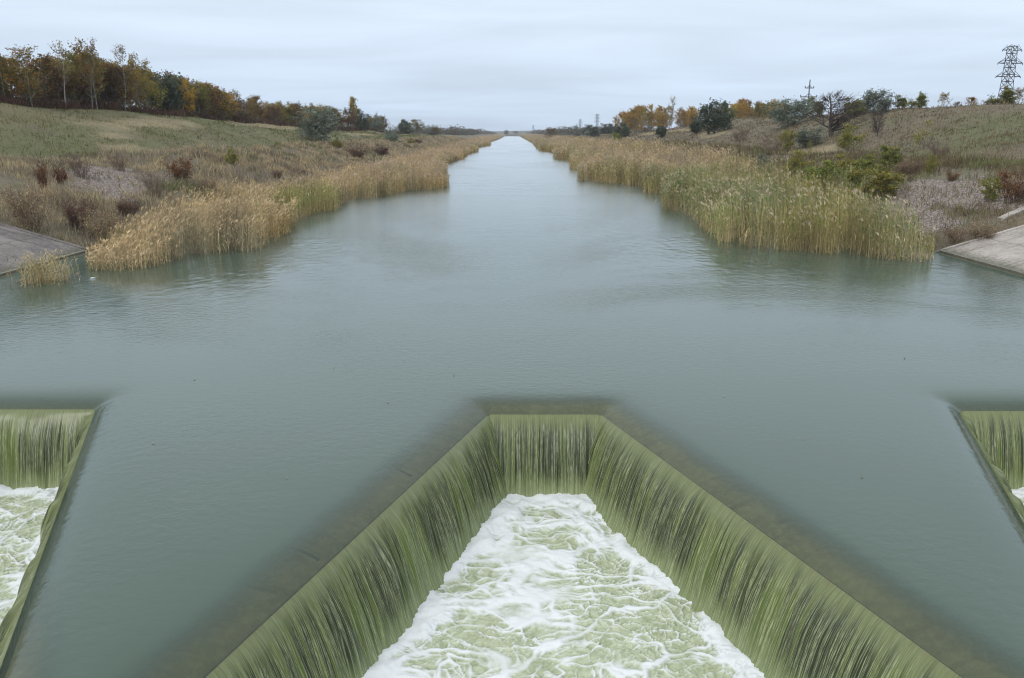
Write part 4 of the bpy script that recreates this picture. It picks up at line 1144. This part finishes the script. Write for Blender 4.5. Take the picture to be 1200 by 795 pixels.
def pylon(px, py_top, Yd, label, rz=0.25):
    t = at_y(px, py_top, Yd); e = bpy.data.objects.new('electricity_pylon', None); COL.objects.link(e)
    z0 = float(H(t[0], t[1])); s = (t[2] - z0) / 21.0
    e.location = (t[0], t[1], z0 - 0.1); e.rotation_euler = (0, 0, rz); e.scale = (s * 0.78, s * 0.78, s)
    obj('lattice_tower', PF, e)
    for a in PA: obj('crossarm', a, e)
    tag(e, label, 'pylon')
pylon(1187, 54, 225, 'dark steel lattice pylon on the right skyline', 0.1)
pylon(700, 134, 830, 'larger of two far pylons above the dark green tree', 0.3)
pylon(680, 140, 1080, 'smaller and paler of two far lattice pylons', 0.3)
pylon(625, 147, 1600, 'faint far pylon right of the canal vanishing point', 0.4)
t = at_y(949.5, 93, 205); z0 = float(H(t[0], t[1])); hh = t[2] - z0
e = bpy.data.objects.new('utility_pole', None); COL.objects.link(e); e.location = (t[0], t[1], z0 - 0.1); e.rotation_euler = (0, 0, 0.1)
g = G(); tube(g, [[0, 0, 0], [0, 0, hh / 2], [0, 0, hh]], [0.17, 0.15, 0.12], (0.09, 0.08, 0.07), 8); obj('pole', g.mesh('pole', M_WOODP), e)
for zz, L in ((hh - 2.0, 1.1), (hh - 4.1, 2.1)):
    g = G(); bar(g, np.array([-L, 0, zz]), np.array([L, 0, zz]), 0.15); bar(g, np.array([-L * 0.5, 0, zz]), np.array([0, 0, zz + 0.8]), 0.1); bar(g, np.array([L * 0.5, 0, zz]), np.array([0, 0, zz + 0.8]), 0.1)
    for s in (-1, 1): tube(g, [[s * L, 0, zz], [s * L, 0, zz + 0.25], [s * L, 0, zz + 0.5]], [0.07, 0.12, 0.06], (0.1, 0.1, 0.1), 6)
    obj('crossarm', g.mesh('crossarm', M_STEEL), e)
tag(e, 'dark utility pole with two crossarms behind the silvery forked tree', 'utility pole')

# ------------------------------------------------------------------ litter and floating leaves
def bottle(p, rz, label, mat, cap):
    g = G(); prof = [(0, 0.0), (0.0, 0.035), (0.10, 0.042), (0.17, 0.042), (0.22, 0.018), (0.25, 0.016)]
    tube(g, [[a, 0, 0] for a, _ in prof], [max(0.004, r_) for _, r_ in prof], (0.7, 0.7, 0.7), 10)
    b = obj('plastic_bottle', g.mesh('plastic_bottle', mat, True), None, p); b.rotation_euler = (0, 0, rz); b.scale = (0.6, 0.6, 0.6)
    g = G(); tube(g, [[0.25, 0, 0], [0.275, 0, 0]], [0.019, 0.019], (0.5, 0.1, 0.1), 10); obj('cap', g.mesh('cap', cap), b)
    tag(b, label, 'bottle')
p = at(106, 327); bottle((p[0], p[1], 0.02), 0.5, 'white plastic bottle floating at the reed edge on the left', M_PLASTIC, M_PLASTIC)
p = hit(115, 294.5); bottle((p[0], p[1], p[2] + 0.05), 2.6, 'white bottle with red cap lying by the corner of the dark slab', M_PLASTIC, M_RED)

M_FLEAF = simple('dead_leaf', (0.30, 0.24, 0.13), 0.6)
rl = np.random.default_rng(12)
for px, py in ((391, 431), (300, 482), (336, 561), (532, 440), (455, 472), (848, 465), (942, 515), (1010, 560), (228, 445), (690, 420), (1060, 420), (180, 520)):
    p = at(px, py); g = G(); a_ = rl.uniform(0, 6.28); L_ = rl.uniform(0.022, 0.042)
    u = np.array([math.cos(a_), math.sin(a_), 0]); v = np.array([-u[1], u[0], 0])
    up_ = np.array([0, 0, 0.012])
    pts = [-u * L_, -u * L_ * 0.2 + v * L_ * 0.4 + up_, u * L_ + up_ * 1.5, -u * L_ * 0.2 - v * L_ * 0.4 + up_ * 0.6, np.array([0, 0, 0.002])]
    g.add(pts, [[4, 2, 1], [4, 1, 0], [4, 0, 3], [4, 3, 2]], (0.3, 0.25, 0.1))
    tag(obj('floating_leaf', g.mesh('floating_leaf', M_FLEAF), None, (p[0], p[1], 0.008)), 'small dry leaf drifting on the smooth water above the weir', 'leaf', 'floating leaves')

# ------------------------------------------------------------------ sky, light, camera
W = bpy.data.worlds.new('World'); scene.world = W; W.use_nodes = True
nt = W.node_tree; nt.nodes.clear()
def wn(ty, **kw):
    n = nt.nodes.new(ty)
    for k, v in kw.items(): setattr(n, k, v)
    return n
SUN_EL, SUN_AZ = R(38), R(215)
out = wn('ShaderNodeOutputWorld'); bg = wn('ShaderNodeBackground'); bg.inputs[1].default_value = 0.1
sky = wn('ShaderNodeTexSky', sky_type='NISHITA'); sky.sun_disc = False; sky.sun_elevation = SUN_EL; sky.sun_rotation = SUN_AZ; sky.air_density = 1.0; sky.dust_density = 2.0
tc = wn('ShaderNodeTexCoord'); sep = wn('ShaderNodeSeparateXYZ'); nt.links.new(tc.outputs['Generated'], sep.inputs[0])
ramp = wn('ShaderNodeValToRGB'); nt.links.new(sep.outputs[2], ramp.inputs[0])
cr = ramp.color_ramp
stops = [(0.0, (5.2, 6.35, 7.9)), (0.05, (5.5, 6.6, 8.1)), (0.14, (6.3, 7.2, 8.4)), (0.3, (8.6, 9.5, 10.5)), (1.0, (12.0, 12.2, 12.4))]
# colour ramps clip above 1 in the UI only; keep them normalised and scale after
while len(cr.elements) < len(stops): cr.elements.new(0.5)
for el, (pp, c) in zip(cr.elements, stops): el.position = pp; el.color = (*[v / 14.0 for v in c], 1)
scl = wn('ShaderNodeVectorMath', operation='SCALE'); scl.inputs['Scale'].default_value = 14.0
nt.links.new(ramp.outputs[0], scl.inputs[0])
# soft cloud layers: project the direction onto a flat cloud sheet
dv = wn('ShaderNodeMath', operation='ADD'); dv.inputs[1].default_value = 0.10; nt.links.new(sep.outputs[2], dv.inputs[0])
vm = wn('ShaderNodeVectorMath', operation='DIVIDE'); nt.links.new(tc.outputs['Generated'], vm.inputs[0])
cb_ = wn('ShaderNodeCombineXYZ')
for i in range(3): nt.links.new(dv.outputs[0], cb_.inputs[i])
nt.links.new(cb_.outputs[0], vm.inputs[1])
mp = wn('ShaderNodeMapping'); mp.inputs['Scale'].default_value = (0.55, 1.0, 0.0); nt.links.new(vm.outputs[0], mp.inputs[0])
no = wn('ShaderNodeTexNoise'); no.inputs['Scale'].default_value = 0.9; no.inputs['Detail'].default_value = 5; no.inputs['Roughness'].default_value = 0.5; no.inputs['Distortion'].default_value = 0.6
nt.links.new(mp.outputs[0], no.inputs['Vector'])
mr = wn('ShaderNodeMapRange'); mr.inputs[1].default_value = 0.3; mr.inputs[2].default_value = 0.7; mr.inputs[3].default_value = 0.90; mr.inputs[4].default_value = 1.10
nt.links.new(no.outputs['Fac'], mr.inputs[0])
sc2 = wn('ShaderNodeVectorMath', operation='SCALE'); nt.links.new(scl.outputs[0], sc2.inputs[0]); nt.links.new(mr.outputs[0], sc2.inputs['Scale'])
mx = wn('ShaderNodeMix', data_type='RGBA'); mx.inputs[0].default_value = 0.88
nt.links.new(sky.outputs[0], mx.inputs[6]); nt.links.new(sc2.outputs[0], mx.inputs[7])
nt.links.new(mx.outputs[2], bg.inputs[0]); nt.links.new(bg.outputs[0], out.inputs[0])

sl = bpy.data.lights.new('sun', 'SUN'); sl.energy = 1.0; sl.angle = R(25); sl.color = (1.0, 0.96, 0.9)
so = bpy.data.objects.new('sun', sl); COL.objects.link(so)
dirv = Vector((math.sin(SUN_AZ) * math.cos(SUN_EL), math.cos(SUN_AZ) * math.cos(SUN_EL), math.sin(SUN_EL)))
so.rotation_euler = dirv.to_track_quat('Z', 'Y').to_euler(); so.location = (0, -20, 60)

HAZE = True
if HAZE:
    b = NB('haze_air'); b.t.links.new(b.n('ShaderNodeVolumePrincipled', {'Color': c4((0.86, 0.92, 0.99)), 'Density': 0.00020, 'Anisotropy': 0.2}).outputs[0], b.out.inputs['Volume'])
    v = np.array([[sx * 2450, sy, sz] for sx in (-1, 1) for sy in (-70, 2480) for sz in (-6, 33)], float)
    f = [[0, 1, 3, 2], [4, 6, 7, 5], [0, 4, 5, 1], [2, 3, 7, 6], [0, 2, 6, 4], [1, 5, 7, 3]]
    hz = obj('haze', tri_mesh('haze', v, f, b.m, k=4)); tag(hz, kind='stuff')

cam = bpy.data.cameras.new('camera'); co_ = bpy.data.objects.new('camera', cam); COL.objects.link(co_)
co_.location = (0, 0, EYE); co_.rotation_euler = (R(90) - PITCH, 0, 0)
cam.sensor_width = 36; cam.lens = 36 * FPX / 1200; cam.clip_start = 0.1; cam.clip_end = 20000
scene.camera = co_
vs = scene.view_settings; vs.view_transform = 'Standard'; vs.look = 'None'; vs.gamma = 1; vs.exposure = 0.32; vs.use_curve_mapping = False
cy = scene.cycles
cy.max_bounces = 6; cy.diffuse_bounces = 2; cy.glossy_bounces = 3; cy.transmission_bounces = 3; cy.transparent_max_bounces = 12; cy.volume_bounces = 0
cy.use_denoising = True; cy.use_adaptive_sampling = False
scene.cycles.pixel_filter_type = 'BLACKMAN_HARRIS'; cy.filter_width = 1.15
